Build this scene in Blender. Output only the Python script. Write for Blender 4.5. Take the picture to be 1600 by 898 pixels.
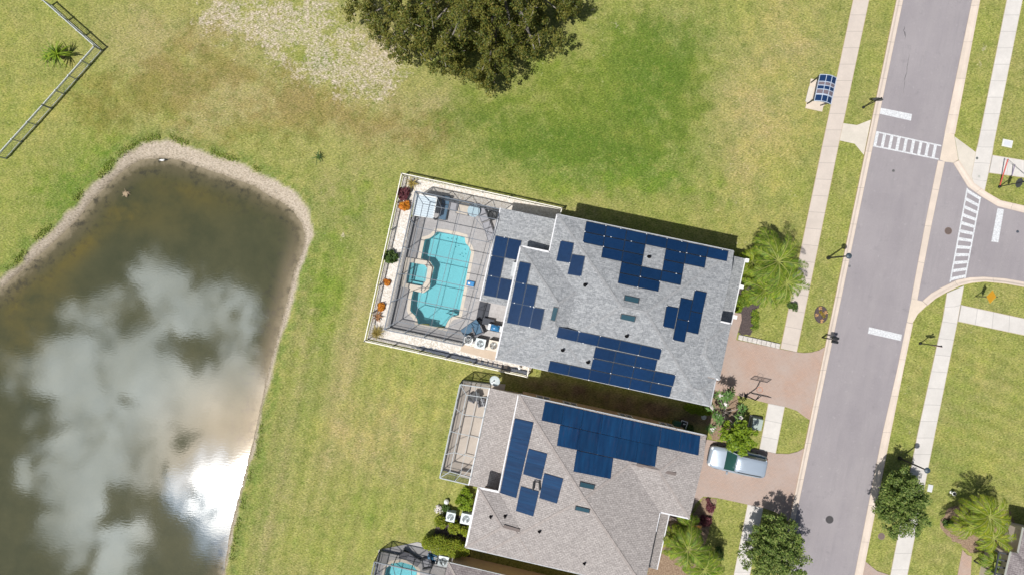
import bpy, bmesh, math, random
import numpy as np
from mathutils import Vector, Matrix
from mathutils.geometry import tessellate_polygon

# ---------------------------------------------------------------- camera, sky, sun, exposure
S = bpy.context.scene
for o in list(bpy.data.objects): bpy.data.objects.remove(o)
H = 57.0; F = 1067.0
cam = bpy.data.cameras.new('camera'); camo = bpy.data.objects.new('camera', cam)
S.collection.objects.link(camo); S.camera = camo
camo.location = (0, 0, H); camo.rotation_euler = (0, 0, 0)
cam.sensor_width = 36; cam.lens = F / 1600 * 36; cam.clip_start = 0.5; cam.clip_end = 2500

SUN_T = 500 / 1067.0                       # tangent of the sun's zenith angle
ZEN = math.atan(SUN_T)
to_sun = Vector((-.814 * math.sin(ZEN), -.581 * math.sin(ZEN), math.cos(ZEN)))
sl = bpy.data.lights.new('sun', 'SUN'); so = bpy.data.objects.new('sun', sl); S.collection.objects.link(so)
sl.energy = 4.8; sl.angle = math.radians(0.6); sl.color = (1.0, .965, .91)
so.rotation_euler = to_sun.to_track_quat('Z', 'Y').to_euler(); so.location = (-30, -20, 60)

W = bpy.data.worlds.new('World'); S.world = W; W.use_nodes = True
S.view_settings.view_transform = 'Standard'; S.view_settings.look = 'None'
S.view_settings.exposure = -0.05; S.view_settings.gamma = 1
S.view_settings.use_curve_mapping = False

class NT:
    def __init__(s, nt): s.nt = nt
    def n(s, t, **k):
        nd = s.nt.nodes.new(t)
        for a, b in k.items():
            if a == 'inp':
                for i, v in b.items():
                    if isinstance(v, bpy.types.NodeSocket): s.nt.links.new(v, nd.inputs[i])
                    else: nd.inputs[i].default_value = v
            else: setattr(nd, a, b)
        return nd
    def m(s, op, a, b=0.0, c=0.0, clamp=False):
        nd = s.n('ShaderNodeMath', operation=op, use_clamp=clamp, inp={0: a, 1: b, 2: c}); return nd.outputs[0]
    def mix(s, f, a, b, mode='MIX'):
        nd = s.n('ShaderNodeMix', data_type='RGBA', blend_type=mode)
        for i, v in ((0, f), (6, a), (7, b)):
            if isinstance(v, bpy.types.NodeSocket): s.nt.links.new(v, nd.inputs[i])
            else: nd.inputs[i].default_value = v if i == 0 else (v[0], v[1], v[2], 1)
        return nd.outputs[2]
    def noise(s, vec, scale, det=3, rough=.55, dist=0.0):
        nd = s.n('ShaderNodeTexNoise', inp={'Scale': scale, 'Detail': det, 'Roughness': rough, 'Distortion': dist})
        if vec is not None: s.nt.links.new(vec, nd.inputs['Vector'])
        return nd.outputs['Fac']
    def rng(s, v, a, b, c=0., d=1., smooth=False):
        nd = s.n('ShaderNodeMapRange', interpolation_type='SMOOTHSTEP' if smooth else 'LINEAR', inp={0: v, 1: a, 2: b, 3: c, 4: d}); return nd.outputs[0]

# ---- world: Nishita sky plus cumulus overhead (direction space); the pond mirrors the clouds and the bright patch by the sun
wt = NT(W.node_tree); W.node_tree.nodes.clear()
sky = wt.n('ShaderNodeTexSky', sky_type='NISHITA', sun_disc=False, sun_elevation=math.pi / 2 - ZEN,
           sun_rotation=math.atan2(-.814, -.581), air_density=1.0, dust_density=1.2, ozone_density=1.0)
bg = wt.n('ShaderNodeBackground', inp={'Color': sky.outputs[0], 'Strength': .05})
tc = wt.n('ShaderNodeTexCoord')
sep = wt.n('ShaderNodeSeparateXYZ', inp={0: tc.outputs['Generated']})
zc = wt.m('MAXIMUM', sep.outputs[2], .02)
qx = wt.m('DIVIDE', sep.outputs[0], zc); qy = wt.m('DIVIDE', sep.outputs[1], zc)
qv = wt.n('ShaderNodeCombineXYZ', inp={0: qx, 1: qy, 2: 0.0}).outputs[0]
warpn = wt.n('ShaderNodeTexNoise', inp={'Vector': qv, 'Scale': 9.0, 'Detail': 6.0, 'Roughness': .65})
wv = wt.n('ShaderNodeVectorMath', operation='MULTIPLY_ADD', inp={0: warpn.outputs['Color'], 1: (.16, .16, 0), 2: qv}).outputs[0]
wv = wt.n('ShaderNodeVectorMath', operation='ADD', inp={0: wv, 1: (-.08, -.08, 0)}).outputs[0]
sw = wt.n('ShaderNodeSeparateXYZ', inp={0: wv})
def blob(u, v, ru, rv, sep_=None, pw=1.0):
    s_ = sep_ or sw
    a = wt.m('MULTIPLY', wt.m('SUBTRACT', s_.outputs[0], (u - 800) / F), F / ru)
    b = wt.m('MULTIPLY', wt.m('SUBTRACT', s_.outputs[1], (449 - v) / F), F / rv)
    d = wt.m('SQRT', wt.m('ADD', wt.m('MULTIPLY', a, a), wt.m('MULTIPLY', b, b)))
    return wt.rng(d, 1.45, .55, 0, 1, True)
body = None
for b_ in [(248, 428, 42, 42), (292, 470, 80, 42), (362, 505, 48, 60), (180, 508, 85, 42), (105, 565, 85, 52), (205, 585, 130, 60), (305, 612, 110, 70), (150, 655, 95, 70), (235, 700, 105, 70), (145, 765, 72, 70), (105, 842, 58, 42), (205, 870, 62, 60), (375, 640, 55, 95), (330, 690, 60, 50),
           (40, 745, 15, 32), (-200, 1100, 220, 120), (300, 1250, 300, 160), (-500, 500, 200, 260), (900, -700, 300, 160)]:
    q = blob(*b_); body = q if body is None else wt.m('MAXIMUM', body, q)
for *h_, hk in [(300, 865, 80, 66, .97), (345, 850, 45, 60, .9), (318, 535, 62, 34, .62), (205, 503, 38, 28, .6), (190, 792, 22, 44, .85), (206, 624, 26, 15, .8), (290, 682, 24, 13, .75), (252, 738, 10, 26, .85), (372, 490, 18, 14, .6), (60, 620, 14, 12, .6)]:
    body = wt.m('MULTIPLY', body, wt.m('SUBTRACT', 1.0, wt.m('MULTIPLY', blob(*h_), hk)))
cn = wt.noise(qv, 9.0, 10, .68, .6)
cn2 = wt.noise(qv, 4.0, 4, .55)
dens = wt.m('ADD', wt.m('MULTIPLY', body, .80), wt.m('MULTIPLY', wt.m('SUBTRACT', cn, .5), 2.9))
dens = wt.m('MULTIPLY', wt.rng(dens, .08, .86, 0, 1, True), wt.rng(body, .02, .15))
sx = -.814 * SUN_T; sy = -.581 * SUN_T
dsun = wt.m('SQRT', wt.m('ADD', wt.m('POWER', wt.m('SUBTRACT', qx, sx), 2.0), wt.m('POWER', wt.m('SUBTRACT', qy, sy), 2.0)))
near = wt.rng(dsun, .22, .05, 0, 1, True)
bright = wt.m('ADD', wt.rng(dsun, .48, .1, 3.1, 6.0), wt.m('MULTIPLY', wt.m('POWER', near, 1.5), 2.2))
bright = wt.m('MULTIPLY', bright, wt.rng(wt.noise(qv, 7.0, 6, .6), .32, .68, .55, 1.25))
ccol = wt.mix(near, (.90, .97, 1.0), (1.0, .80, .62))
cloudc = wt.n('ShaderNodeBackground', inp={'Color': ccol, 'Strength': bright})
ms = wt.n('ShaderNodeMixShader', inp={0: dens})
W.node_tree.links.new(bg.outputs[0], ms.inputs[1]); W.node_tree.links.new(cloudc.outputs[0], ms.inputs[2])
gl = wt.m('MULTIPLY', wt.m('MAXIMUM', blob(345, 778, 50, 68), wt.m('MULTIPLY', wt.m('MAXIMUM', blob(295, 765, 45, 32), blob(362, 860, 22, 45)), .4)), wt.rng(wt.noise(qv, 20.0, 8, .7), .40, .50, 0.02, 1))
gl2 = wt.m('MULTIPLY', blob(362, 775, 80, 90), .035)
glow = wt.n('ShaderNodeBackground', inp={'Color': wt.mix(wt.rng(gl, .05, .6), (.38, .62, 1.0), (.95, .97, 1.0)), 'Strength': wt.m('MULTIPLY', wt.m('ADD', gl, gl2), 18.0)})
ad = wt.n('ShaderNodeAddShader')
W.node_tree.links.new(ms.outputs[0], ad.inputs[0]); W.node_tree.links.new(glow.outputs[0], ad.inputs[1])
wo = wt.n('ShaderNodeOutputWorld'); W.node_tree.links.new(ad.outputs[0], wo.inputs[0])
try:
    W.cycles.sampling_method = 'MANUAL'; W.cycles.sample_map_resolution = 2048
except Exception: pass

# ---------------------------------------------------------------- helpers
C = S.collection
rnd = random.Random(7); nr = np.random.default_rng(5)
ANG = math.radians(-11.8)
AX = Vector((math.cos(ANG), math.sin(ANG), 0)); AY = Vector((-math.sin(ANG), math.cos(ANG), 0))
ORG = {}
def P(u, v, z=0.0):
    k = (H - z) / F
    return Vector(((u - 800) * k, (449 - v) * k, z))
def srgb(r, g, b):
    return tuple(((c / 255) / 12.92 if c / 255 <= .04045 else ((c / 255 + .055) / 1.055) ** 2.4) for c in (r, g, b))

def tag(o, label=None, cat=None, group=None, kind=None):
    if label: o['label'] = label
    if cat: o['category'] = cat
    if group: o['group'] = group
    if kind: o['kind'] = kind
    return o
def thing(name, label, cat, loc=(0, 0, 0), rz=0.0, group=None):
    o = bpy.data.objects.new(name, None); C.objects.link(o)
    o.location = loc; o.rotation_euler = (0, 0, rz); o.empty_display_size = .3
    ORG[o.name] = Vector(loc)
    return tag(o, label, cat, group)
def link_mesh(name, verts, faces, mats, parent=None, midx=None, uv=None, smooth=False, local=False):
    me = bpy.data.meshes.new(name)
    org = Vector((0, 0, 0))
    if parent is not None and not local: org = ORG[parent.name]
    verts = [(v[0] - org[0], v[1] - org[1], v[2] - org[2]) for v in verts]
    me.from_pydata(verts, [], faces)
    if not isinstance(mats, (list, tuple)): mats = [mats]
    for m_ in mats: me.materials.append(m_)
    if midx is not None: me.polygons.foreach_set('material_index', midx)
    if uv is not None:
        l = me.uv_layers.new(name='UVMap'); flat = []
        for p in me.polygons:
            for vi in p.vertices: flat.extend(uv[vi])
        l.data.foreach_set('uv', flat)
    if smooth: me.polygons.foreach_set('use_smooth', [True] * len(me.polygons))
    me.update()
    o = bpy.data.objects.new(name, me); C.objects.link(o)
    if parent is not None: o.parent = parent
    ORG[o.name] = org if not local else Vector((0, 0, 0))
    return o
class MB:
    def __init__(s): s.v = []; s.f = []; s.mi = []; s.uv = []
    def add(s, vs, fs, mi=0, uv=None):
        b = len(s.v); s.v += [tuple(v) for v in vs]
        s.uv += uv if uv else [(v[0], v[1]) for v in vs]
        for f in fs: s.f.append(tuple(b + i for i in f)); s.mi.append(mi)
        return s
    def box(s, c, sx, sy, sz, rz=0.0, mi=0, bev=0.0):
        """box centred at c in xy, c.z is the bottom"""
        ca, sa = math.cos(rz), math.sin(rz); vs = []
        lv = [(0, 0), (1, 0)] if bev <= 0 else [(0, 0), (1 - bev / sz, 0), (1, bev)]
        for t, ins in lv:
            for x, y in ((-1, -1), (1, -1), (1, 1), (-1, 1)):
                px, py = x * (sx / 2 - ins), y * (sy / 2 - ins)
                vs.append((c[0] + px * ca - py * sa, c[1] + px * sa + py * ca, c[2] + t * sz))
        fs = [(3, 2, 1, 0)]; n = len(lv)
        for k in range(n - 1):
            for i in range(4):
                j = (i + 1) % 4; fs.append((k * 4 + i, k * 4 + j, k * 4 + 4 + j, k * 4 + 4 + i))
        fs.append(tuple((n - 1) * 4 + i for i in range(4)))
        return s.add(vs, fs, mi)
    def prism(s, pts, z0, z1, mi=0, mi_side=None):
        n = len(pts); vs = [(p[0], p[1], z0) for p in pts] + [(p[0], p[1], z1) for p in pts]
        ar = sum(pts[i][0] * pts[(i + 1) % n][1] - pts[(i + 1) % n][0] * pts[i][1] for i in range(n))
        idx = list(range(n)) if ar > 0 else list(range(n))[::-1]
        tri = tessellate_polygon([[Vector((p[0], p[1], 0)) for p in pts]])
        for t in tri:
            a, b, c = [Vector((pts[i][0], pts[i][1], 0)) for i in t]
            if (b - a).cross(c - a).z < 0: t = (t[0], t[2], t[1])
            s.add([vs[n + i] for i in t], [(0, 1, 2)], mi)
        fs = []
        for i in range(n):
            a, b = idx[i], idx[(i + 1) % n]; fs.append((a, b, n + b, n + a))
        return s.add(vs, fs, mi if mi_side is None else mi_side)
    def beam(s, a, b, w, h=None, mi=0):
        a = Vector(a); b = Vector(b); h = h or w; d = (b - a)
        if d.length < 1e-6: return s
        d.normalize(); up = Vector((0, 0, 1)) if abs(d.z) < .95 else Vector((1, 0, 0))
        x = d.cross(up).normalized() * w / 2; y = x.cross(d).normalized() * h / 2
        vs = [p + q for p in (a, b) for q in (-x - y, x - y, x + y, -x + y)]
        return s.add(vs, [(3, 2, 1, 0), (4, 5, 6, 7)] + [(i, (i + 1) % 4, 4 + (i + 1) % 4, 4 + i) for i in range(4)], mi)
    def tube(s, pts, rad, n=8, mi=0, cap=True):
        pts = [Vector(p) for p in pts]; m = len(pts)
        rs = rad if isinstance(rad, (list, tuple)) else [rad] * m; vs = []
        for i, p in enumerate(pts):
            d = (pts[min(i + 1, m - 1)] - pts[max(i - 1, 0)]).normalized()
            up = Vector((0, 0, 1)) if abs(d.z) < .9 else Vector((1, 0, 0))
            x = d.cross(up).normalized(); y = x.cross(d).normalized()
            for k in range(n):
                a = 2 * math.pi * k / n; vs.append(p + (x * math.cos(a) + y * math.sin(a)) * rs[i])
        fs = []
        for i in range(m - 1):
            for k in range(n):
                j = (k + 1) % n; fs.append((i * n + k, i * n + j, (i + 1) * n + j, (i + 1) * n + k))
        if cap: fs += [tuple(range(n))[::-1], tuple((m - 1) * n + k for k in range(n))]
        return s.add(vs, fs, mi)
    def lathe(s, c, prof, n=20, mi=0):
        vs = []; m = len(prof)
        for r, z in prof:
            for k in range(n):
                a = 2 * math.pi * k / n; vs.append((c[0] + r * math.cos(a), c[1] + r * math.sin(a), c[2] + z))
        fs = []
        for i in range(m - 1):
            for k in range(n):
                j = (k + 1) % n; fs.append((i * n + k, i * n + j, (i + 1) * n + j, (i + 1) * n + k))
        fs += [tuple(range(n))[::-1], tuple((m - 1) * n + k for k in range(n))]
        return s.add(vs, fs, mi)
    def ellipsoid(s, c, r, n=14, m=8, mi=0, R=None):
        vs = []; fs = []
        for i in range(m + 1):
            t = math.pi * i / m
            for k in range(n):
                a = 2 * math.pi * k / n
                p = Vector((r[0] * math.sin(t) * math.cos(a), r[1] * math.sin(t) * math.sin(a), r[2] * math.cos(t)))
                if R is not None: p = R @ p
                vs.append(Vector(c) + p)
        for i in range(m):
            for k in range(n):
                j = (k + 1) % n; fs.append((i * n + k, (i + 1) * n + k, (i + 1) * n + j, i * n + j))
        return s.add(vs, fs, mi)
    def build(s, name, mats, parent=None, local=False, smooth=False, uv=False):
        return link_mesh(name, s.v, s.f, mats, parent, s.mi, s.uv if uv else None, smooth, local)

def copy_tree(o, parent=None):
    c = o.copy(); C.objects.link(c)
    if parent is not None: c.parent = parent
    for ch in [x for x in bpy.data.objects if x.parent == o]: copy_tree(ch, c)
    return c

# ---------------------------------------------------------------- materials
def M(name, color=(.5, .5, .5), rough=.6, metal=0.0, var=0.0, vscale=3.0, bump=0.0, bscale=20.0, spec=.5, col2=None, alpha=None, emit=None):
    m = bpy.data.materials.new(name); m.use_nodes = True; t = NT(m.node_tree)
    b = m.node_tree.nodes['Principled BSDF']
    b.inputs['Roughness'].default_value = rough; b.inputs['Metallic'].default_value = metal
    b.inputs['Specular IOR Level'].default_value = spec
    geo = t.n('ShaderNodeNewGeometry').outputs['Position']
    if var > 0 or col2:
        nz = t.rng(t.noise(geo, vscale, 4, .6), .3, .7)
        c2 = col2 or tuple(min(1, c * (1 + var)) for c in color); c1 = color if col2 else tuple(c * (1 - var) for c in color)
        cc = t.mix(nz, c1, c2); t.nt.links.new(cc, b.inputs['Base Color'])
    else: b.inputs['Base Color'].default_value = (*color, 1)
    if bump > 0:
        bn = t.n('ShaderNodeBump', inp={'Strength': bump, 'Distance': .02, 'Height': t.noise(geo, bscale, 4, .6)})
        t.nt.links.new(bn.outputs[0], b.inputs['Normal'])
    if emit: b.inputs['Emission Color'].default_value = (*emit, 1)
    return m
def rotpos(t, sc=(1, 1, 1), ang=-ANG):
    geo = t.n('ShaderNodeNewGeometry').outputs['Position']
    mp = t.n('ShaderNodeMapping', vector_type='POINT', inp={'Vector': geo, 'Rotation': (0, 0, ang), 'Scale': sc})
    return mp.outputs[0]
def concrete(name, base, joint=0.0, jw=.035, dark=.55, rough=.85):
    m = M(name, base, rough); t = NT(m.node_tree); b = m.node_tree.nodes['Principled BSDF']
    geo = t.n('ShaderNodeNewGeometry').outputs['Position']
    c = t.mix(t.rng(t.noise(geo, .7, 5, .65), .3, .7), tuple(x * .88 for x in base), tuple(min(1, x * 1.08) for x in base))
    c = t.mix(t.rng(t.noise(geo, 9, 4, .7), .35, .7, 0, .35), c, tuple(x * .75 for x in base))
    h = t.noise(geo, 60, 3, .6)
    if joint > 0:
        uv = t.n('ShaderNodeUVMap', uv_map='UVMap').outputs[0]
        s_ = t.n('ShaderNodeSeparateXYZ', inp={0: uv})
        fr = t.m('FRACT', t.m('DIVIDE', s_.outputs[0], joint))
        jm = t.m('LESS_THAN', fr, jw / joint)
        slab = t.m('FLOOR', t.m('DIVIDE', s_.outputs[0], joint))
        wn = t.n('ShaderNodeTexWhiteNoise', noise_dimensions='1D', inp={'W': slab}).outputs[0]
        c = t.mix(t.m('MULTIPLY', wn, .22), c, tuple(x * .72 for x in base))
        edge = t.m('LESS_THAN', t.m('ABSOLUTE', t.m('SUBTRACT', s_.outputs[1], .5)), .47)
        c = t.mix(t.m('SUBTRACT', 1.0, edge), c, (base[0] * .8, base[1] * .72, base[2] * .6))
        c = t.mix(jm, c, tuple(x * dark for x in base))
    t.nt.links.new(c, b.inputs['Base Color'])
    bn = t.n('ShaderNodeBump', inp={'Strength': .3, 'Distance': .01, 'Height': h}); t.nt.links.new(bn.outputs[0], b.inputs['Normal'])
    return m
def shingle(name, c1, c2, c3, bw=.33, bh=.16, mort=.012, edge=.6, big=.25, rot=0.0):
    m = M(name, c1, .9); t = NT(m.node_tree); b = m.node_tree.nodes['Principled BSDF']
    v = rotpos(t, ang=-ANG + rot)
    # wobble so courses read as laid by hand
    br = t.n('ShaderNodeTexBrick', offset=.5, inp={'Vector': v, 'Scale': 1.0, 'Mortar Size': mort, 'Brick Width': bw, 'Row Height': bh, 'Bias': 0.0,
             'Color1': (0, 0, 0, 1), 'Color2': (1, 1, 1, 1), 'Mortar': (.5, .5, .5, 1), 'Mortar Smooth': .2})
    vs = t.n('ShaderNodeMapping', inp={'Vector': v, 'Scale': (4.2, 6.5, 4.0)}).outputs[0]
    vo = t.n('ShaderNodeTexVoronoi', inp={'Vector': vs, 'Scale': 1.3, 'Randomness': 1.0})
    r_ = t.n('ShaderNodeSeparateColor', inp={0: vo.outputs['Color']}).outputs[0]
    f1 = t.m('ADD', t.m('MULTIPLY', br.outputs['Color'], .5), t.m('MULTIPLY', r_, .5))
    c = t.mix(t.rng(f1, .15, .85), c1, c2)
    c = t.mix(t.rng(t.noise(v, .8, 4, .6), .35, .7, 0, big * .7), c, c3)
    c = t.mix(t.rng(t.noise(v, 9, 4, .75), .45, .65, 0, .55), c, c3)
    c = t.mix(t.rng(t.noise(v, 7.5, 5, .8), .47, .36, 0, .7), c, tuple(x * .62 for x in c1))
    c = t.mix(t.rng(t.noise(v, 8.5, 5, .8), .53, .64, 0, .7), c, tuple(min(1, x * 1.25) for x in c2))
    c = t.mix(t.m('MULTIPLY', br.outputs['Fac'], edge), c, tuple(x * .45 for x in c1))
    t.nt.links.new(c, b.inputs['Base Color'])
    bn = t.n('ShaderNodeBump', inp={'Strength': .5, 'Distance': .02, 'Height': t.m('SUBTRACT', t.noise(v, 30, 3, .6), t.m('MULTIPLY', br.outputs['Fac'], .8))})
    t.nt.links.new(bn.outputs[0], b.inputs['Normal'])
    return m
def pavers(name, c1, c2, c3, bw=.22, bh=.11, mort=.008):
    m = M(name, c1, .85); t = NT(m.node_tree); b = m.node_tree.nodes['Principled BSDF']
    v = rotpos(t, ang=-ANG + math.pi / 4 * 0)
    br = t.n('ShaderNodeTexBrick', offset=.5, inp={'Vector': v, 'Scale': 1.0, 'Mortar Size': mort, 'Brick Width': bw, 'Row Height': bh, 'Color1': (*c1, 1), 'Color2': (*c2, 1), 'Mortar': (*[x * .55 for x in c1], 1), 'Mortar Smooth': .3})
    c = t.mix(t.rng(t.noise(v, .45, 5, .65), .35, .68, 0, .8), br.outputs['Color'], c3)
    c = t.mix(t.rng(t.noise(v, 6, 4, .7), .5, .75, 0, .35), c, tuple(x * .6 for x in c1))
    t.nt.links.new(c, b.inputs['Base Color']); return m
def leaf(name, cols, rough=.55, trans=.25, gold=None):
    """foliage: each leaf face takes its own tone"""
    m = bpy.data.materials.new(name); m.use_nodes = True; t = NT(m.node_tree); b = m.node_tree.nodes['Principled BSDF']
    g = t.n('ShaderNodeNewGeometry')
    rp = t.n('ShaderNodeValToRGB', inp={0: g.outputs['Random Per Island']}); cr = rp.color_ramp
    while len(cr.elements) < len(cols): cr.elements.new(.5)
    for i, c in enumerate(cols):
        cr.elements[i].position = i / (len(cols) - 1); cr.elements[i].color = (*c, 1)
    cc = t.mix(t.rng(t.noise(g.outputs['Position'], 1.3, 3, .6), .35, .7, 0, .5), rp.outputs[0], cols[0])
    if gold: cc = t.mix(t.rng(t.noise(g.outputs['Position'], 1.0, 3, .6), .50, .62, 0, .65), cc, gold)
    t.nt.links.new(cc, b.inputs['Base Color']); b.inputs['Roughness'].default_value = rough
    b.inputs['Specular IOR Level'].default_value = .3
    tr = t.n('ShaderNodeBsdfTranslucent'); t.nt.links.new(t.mix(.5, cc, (.5, .6, .1), 'MULTIPLY'), tr.inputs[0]); t.nt.links.new(cc, tr.inputs[0])
    mx = t.n('ShaderNodeMixShader', inp={0: trans}); o = m.node_tree.nodes['Material Output']
    t.nt.links.new(b.outputs[0], mx.inputs[1]); t.nt.links.new(tr.outputs[0], mx.inputs[2]); t.nt.links.new(mx.outputs[0], o.inputs[0])
    return m
def screen_mat(name, col, dens):
    m = bpy.data.materials.new(name); m.use_nodes = True; t = NT(m.node_tree); b = m.node_tree.nodes['Principled BSDF']
    b.inputs['Base Color'].default_value = (*col, 1); b.inputs['Roughness'].default_value = .8
    tr = t.n('ShaderNodeBsdfTransparent'); mx = t.n('ShaderNodeMixShader', inp={0: dens}); o = m.node_tree.nodes['Material Output']
    t.nt.links.new(tr.outputs[0], mx.inputs[1]); t.nt.links.new(b.outputs[0], mx.inputs[2]); t.nt.links.new(mx.outputs[0], o.inputs[0])
    return m

white = M('white_paint', (.78, .78, .77), .45); alu = M('white_aluminium', (.72, .74, .74), .4, var=.06)
offwhite = M('cream_vinyl', (.76, .73, .66), .5, var=.05)
bronze = M('dark_bronze', (.045, .05, .06), .45); black = M('black_paint', (.015, .017, .02), .5)
steel = M('galvanised_steel', (.42, .44, .46), .4, .6, var=.1)
gutter_m = M('gutter_white', (.66, .66, .68), .4, var=.08, vscale=1.2); gutter_g = M('gutter_grey', (.40, .41, .43), .5, var=.1, vscale=1.2)
stucco_tan = M('tan_stucco', (.50, .37, .26), .9, var=.06, bump=.3, bscale=40)
stucco_lt = M('beige_stucco', (.58, .50, .42), .9, var=.06, bump=.3, bscale=40)
glassdark = M('window_glass', (.02, .05, .06), .06, spec=.8)
mulch_shade_m = M('dark_mulch_shade', (.035, .028, .03), .95, col2=(.12, .09, .085), vscale=14, bump=.8, bscale=25)  # mulch, also laid as shade under the palms and among the shrubs
mulch_b = M('brown_mulch', (.16, .10, .065), .95, col2=(.34, .25, .17), vscale=9, bump=.8, bscale=25)
bark = M('bark', (.12, .095, .075), .9, var=.3, vscale=8, bump=.6, bscale=18)
palmbark = M('palm_bark', (.2, .17, .14), .9, var=.25, vscale=12, bump=.6, bscale=14)
road_white = M('road_paint', (.70, .72, .74), .6, col2=(.42, .42, .44), vscale=9)
conc_walk = concrete('sidewalk_concrete', (.56, .49, .435), 1.40, .04, .62)
conc_walk2 = concrete('sidewalk_concrete_pale', (.60, .57, .54), 1.40, .04, .62)
conc_kerb = concrete('kerb_concrete', (.62, .53, .455), 3.1, .04, .62)
conc_plain = concrete('ramp_concrete', (.62, .53, .44))
conc_pale = concrete('apron_concrete', (.58, .53, .46))
conc_pad = concrete('pad_concrete', (.55, .50, .46))
pav_pink = pavers('pink_pavers', (.43, .295, .23), (.385, .275, .225), (.38, .315, .28))
pav_gar = pavers('brown_pavers', (.42, .305, .25), (.375, .29, .25), (.38, .31, .28))
roof_grey = shingle('grey_shingles', (.185, .195, .21), (.37, .38, .395), (.28, .29, .30), bw=.30, bh=.15, mort=.006, edge=.4)
roof_brown = shingle('brown_grey_shingles', (.265, .24, .232), (.415, .38, .365), (.33, .302, .292), bw=.26, bh=.14, mort=.012, edge=.6)
roof_mauve = shingle('mauve_shingles', (.16, .135, .14), (.29, .26, .26), (.22, .19, .19))
# ---------------------------------------------------------------- polygons traced on the ground (photo grid -> metres)
def PX(lst, z=0.0): return [P(u, v, z) for u, v in lst]
def smooth_closed(pts, it=2):
    for _ in range(it):
        out = []
        n = len(pts)
        for i in range(n):
            a, b = pts[i], pts[(i + 1) % n]
            out += [(a[0] * .75 + b[0] * .25, a[1] * .75 + b[1] * .25), (a[0] * .25 + b[0] * .75, a[1] * .25 + b[1] * .75)]
        pts = out
    return pts
def sdf(px, py, poly):
    """signed distance (negative inside) for arrays"""
    d = np.full(px.shape, 1e9); inside = np.zeros(px.shape, bool); n = len(poly)
    for i in range(n):
        ax, ay = poly[i][0], poly[i][1]; bx, by = poly[(i + 1) % n][0], poly[(i + 1) % n][1]
        ex, ey = bx - ax, by - ay; L = ex * ex + ey * ey + 1e-12
        t = np.clip(((px - ax) * ex + (py - ay) * ey) / L, 0, 1)
        d = np.minimum(d, (px - ax - t * ex) ** 2 + (py - ay - t * ey) ** 2)
        c = ((ay > py) != (by > py)) & (px < (bx - ax) * (py - ay) / ((by - ay) + 1e-12) + ax)
        inside ^= c
    d = np.sqrt(d); return np.where(inside, -d, d)
def vnoise(x, y, seed):
    r = np.random.default_rng(seed); g = r.random((256, 256))
    xi = np.floor(x).astype(int); yi = np.floor(y).astype(int); fx = x - xi; fy = y - yi
    fx = fx * fx * (3 - 2 * fx); fy = fy * fy * (3 - 2 * fy)
    a = g[xi % 256, yi % 256]; b = g[(xi + 1) % 256, yi % 256]; c = g[xi % 256, (yi + 1) % 256]; d = g[(xi + 1) % 256, (yi + 1) % 256]
    return a * (1 - fx) * (1 - fy) + b * fx * (1 - fy) + c * (1 - fx) * fy + d * fx * fy
def fbm(x, y, s, seed, o=4):
    t = 0; a = 1; n = 0
    for i in range(o): t = t + a * vnoise(x * s, y * s, seed + i); n += a; a *= .55; s *= 2.03
    return t / n

shore_w = [(7, 446), (37, 419), (60, 400), (95, 369), (125, 339), (145, 311), (175, 282), (200, 261), (220, 250), (250, 247), (282, 251), (310, 261), (350, 274),
           (375, 283), (400, 292), (418, 305), (438, 314), (458, 330), (471, 348), (476, 365), (475, 386), (469, 402), (460, 425), (454, 450), (446, 482), (437, 515),
           (429, 545), (424, 562), (415, 597), (410, 625), (401, 665), (397, 685), (386, 725), (375, 770), (360, 830), (350, 895), (330, 980), (290, 1080), (180, 1150),
           (-40, 1160), (-220, 1050), (-320, 850), (-300, 680), (-190, 560), (-80, 490)]
shore_o = [(0, 433), (30, 407), (50, 381), (82, 355), (110, 324), (130, 300), (160, 275), (180, 250), (200, 235), (220, 223), (243, 217), (270, 218), (292, 226), (325, 237),
           (350, 246), (375, 254), (400, 266), (432, 279), (453, 290), (472, 309), (484, 326), (490, 345), (494, 368), (487, 381), (481, 395), (473, 417), (466, 447), (460, 472),
           (451, 505), (438, 535), (431, 570), (423, 600), (416, 625), (406, 665), (401, 702), (391, 732), (378, 780), (366, 835), (355, 898), (338, 985), (298, 1090), (185, 1165),
           (-45, 1175), (-235, 1060), (-335, 850), (-315, 670), (-200, 545), (-90, 472)]
WZ = -0.42
polyW = PX(shore_w, WZ); polyO = PX(shore_o)
yard = PX([(632, 277), (874, 328), (872, 345), (880, 480), (826, 582), (574, 528)])

def axis(lo, hi, st, far):
    a = list(np.arange(lo, hi + 1e-6, st)); s_ = st
    while a[-1] < far: s_ *= 1.35; a.append(a[-1] + s_)
    s_ = st
    while a[0] > -far: s_ *= 1.35; a.insert(0, a[0] - s_)
    return np.array(a)
gx = axis(-46, 46, .24, 420); gy = axis(-27, 27, .24, 420)
X, Y = np.meshgrid(gx, gy, indexing='ij')
dO = sdf(X, Y, polyO); dW = sdf(X, Y, polyW)
wob = (fbm(X, Y, .8, 11) - .5) * .35
t_ = np.clip((-(dO + wob * .6)) / 1.0, 0, 1)
width = np.maximum((dW - dO), .25)                       # local bank width
tt = np.clip(-dO / width, 0, 1)
Z = np.where(dO < 0, np.where(dW > 0, WZ * (tt ** 1.2) + .0, WZ - np.clip(-dW * .35, 0, 1.6)), 0.0)
Z = Z + np.where(dO > 0, (fbm(X, Y, .25, 3) - .5) * .05 * np.clip(dO, 0, 1), (fbm(X, Y, 2.2, 9) - .5) * .05)
U = X * F / H + 800; V = 449 - Y * F / H                  # for placing turf patches
def g(u, v, ru, rv, rot=0.):
    c, s_ = math.cos(rot), math.sin(rot); a = (U - u) * c + (V - v) * s_; b = -(U - u) * s_ + (V - v) * c
    return np.exp(-(a / ru) ** 2 - (b / rv) ** 2)
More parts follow.
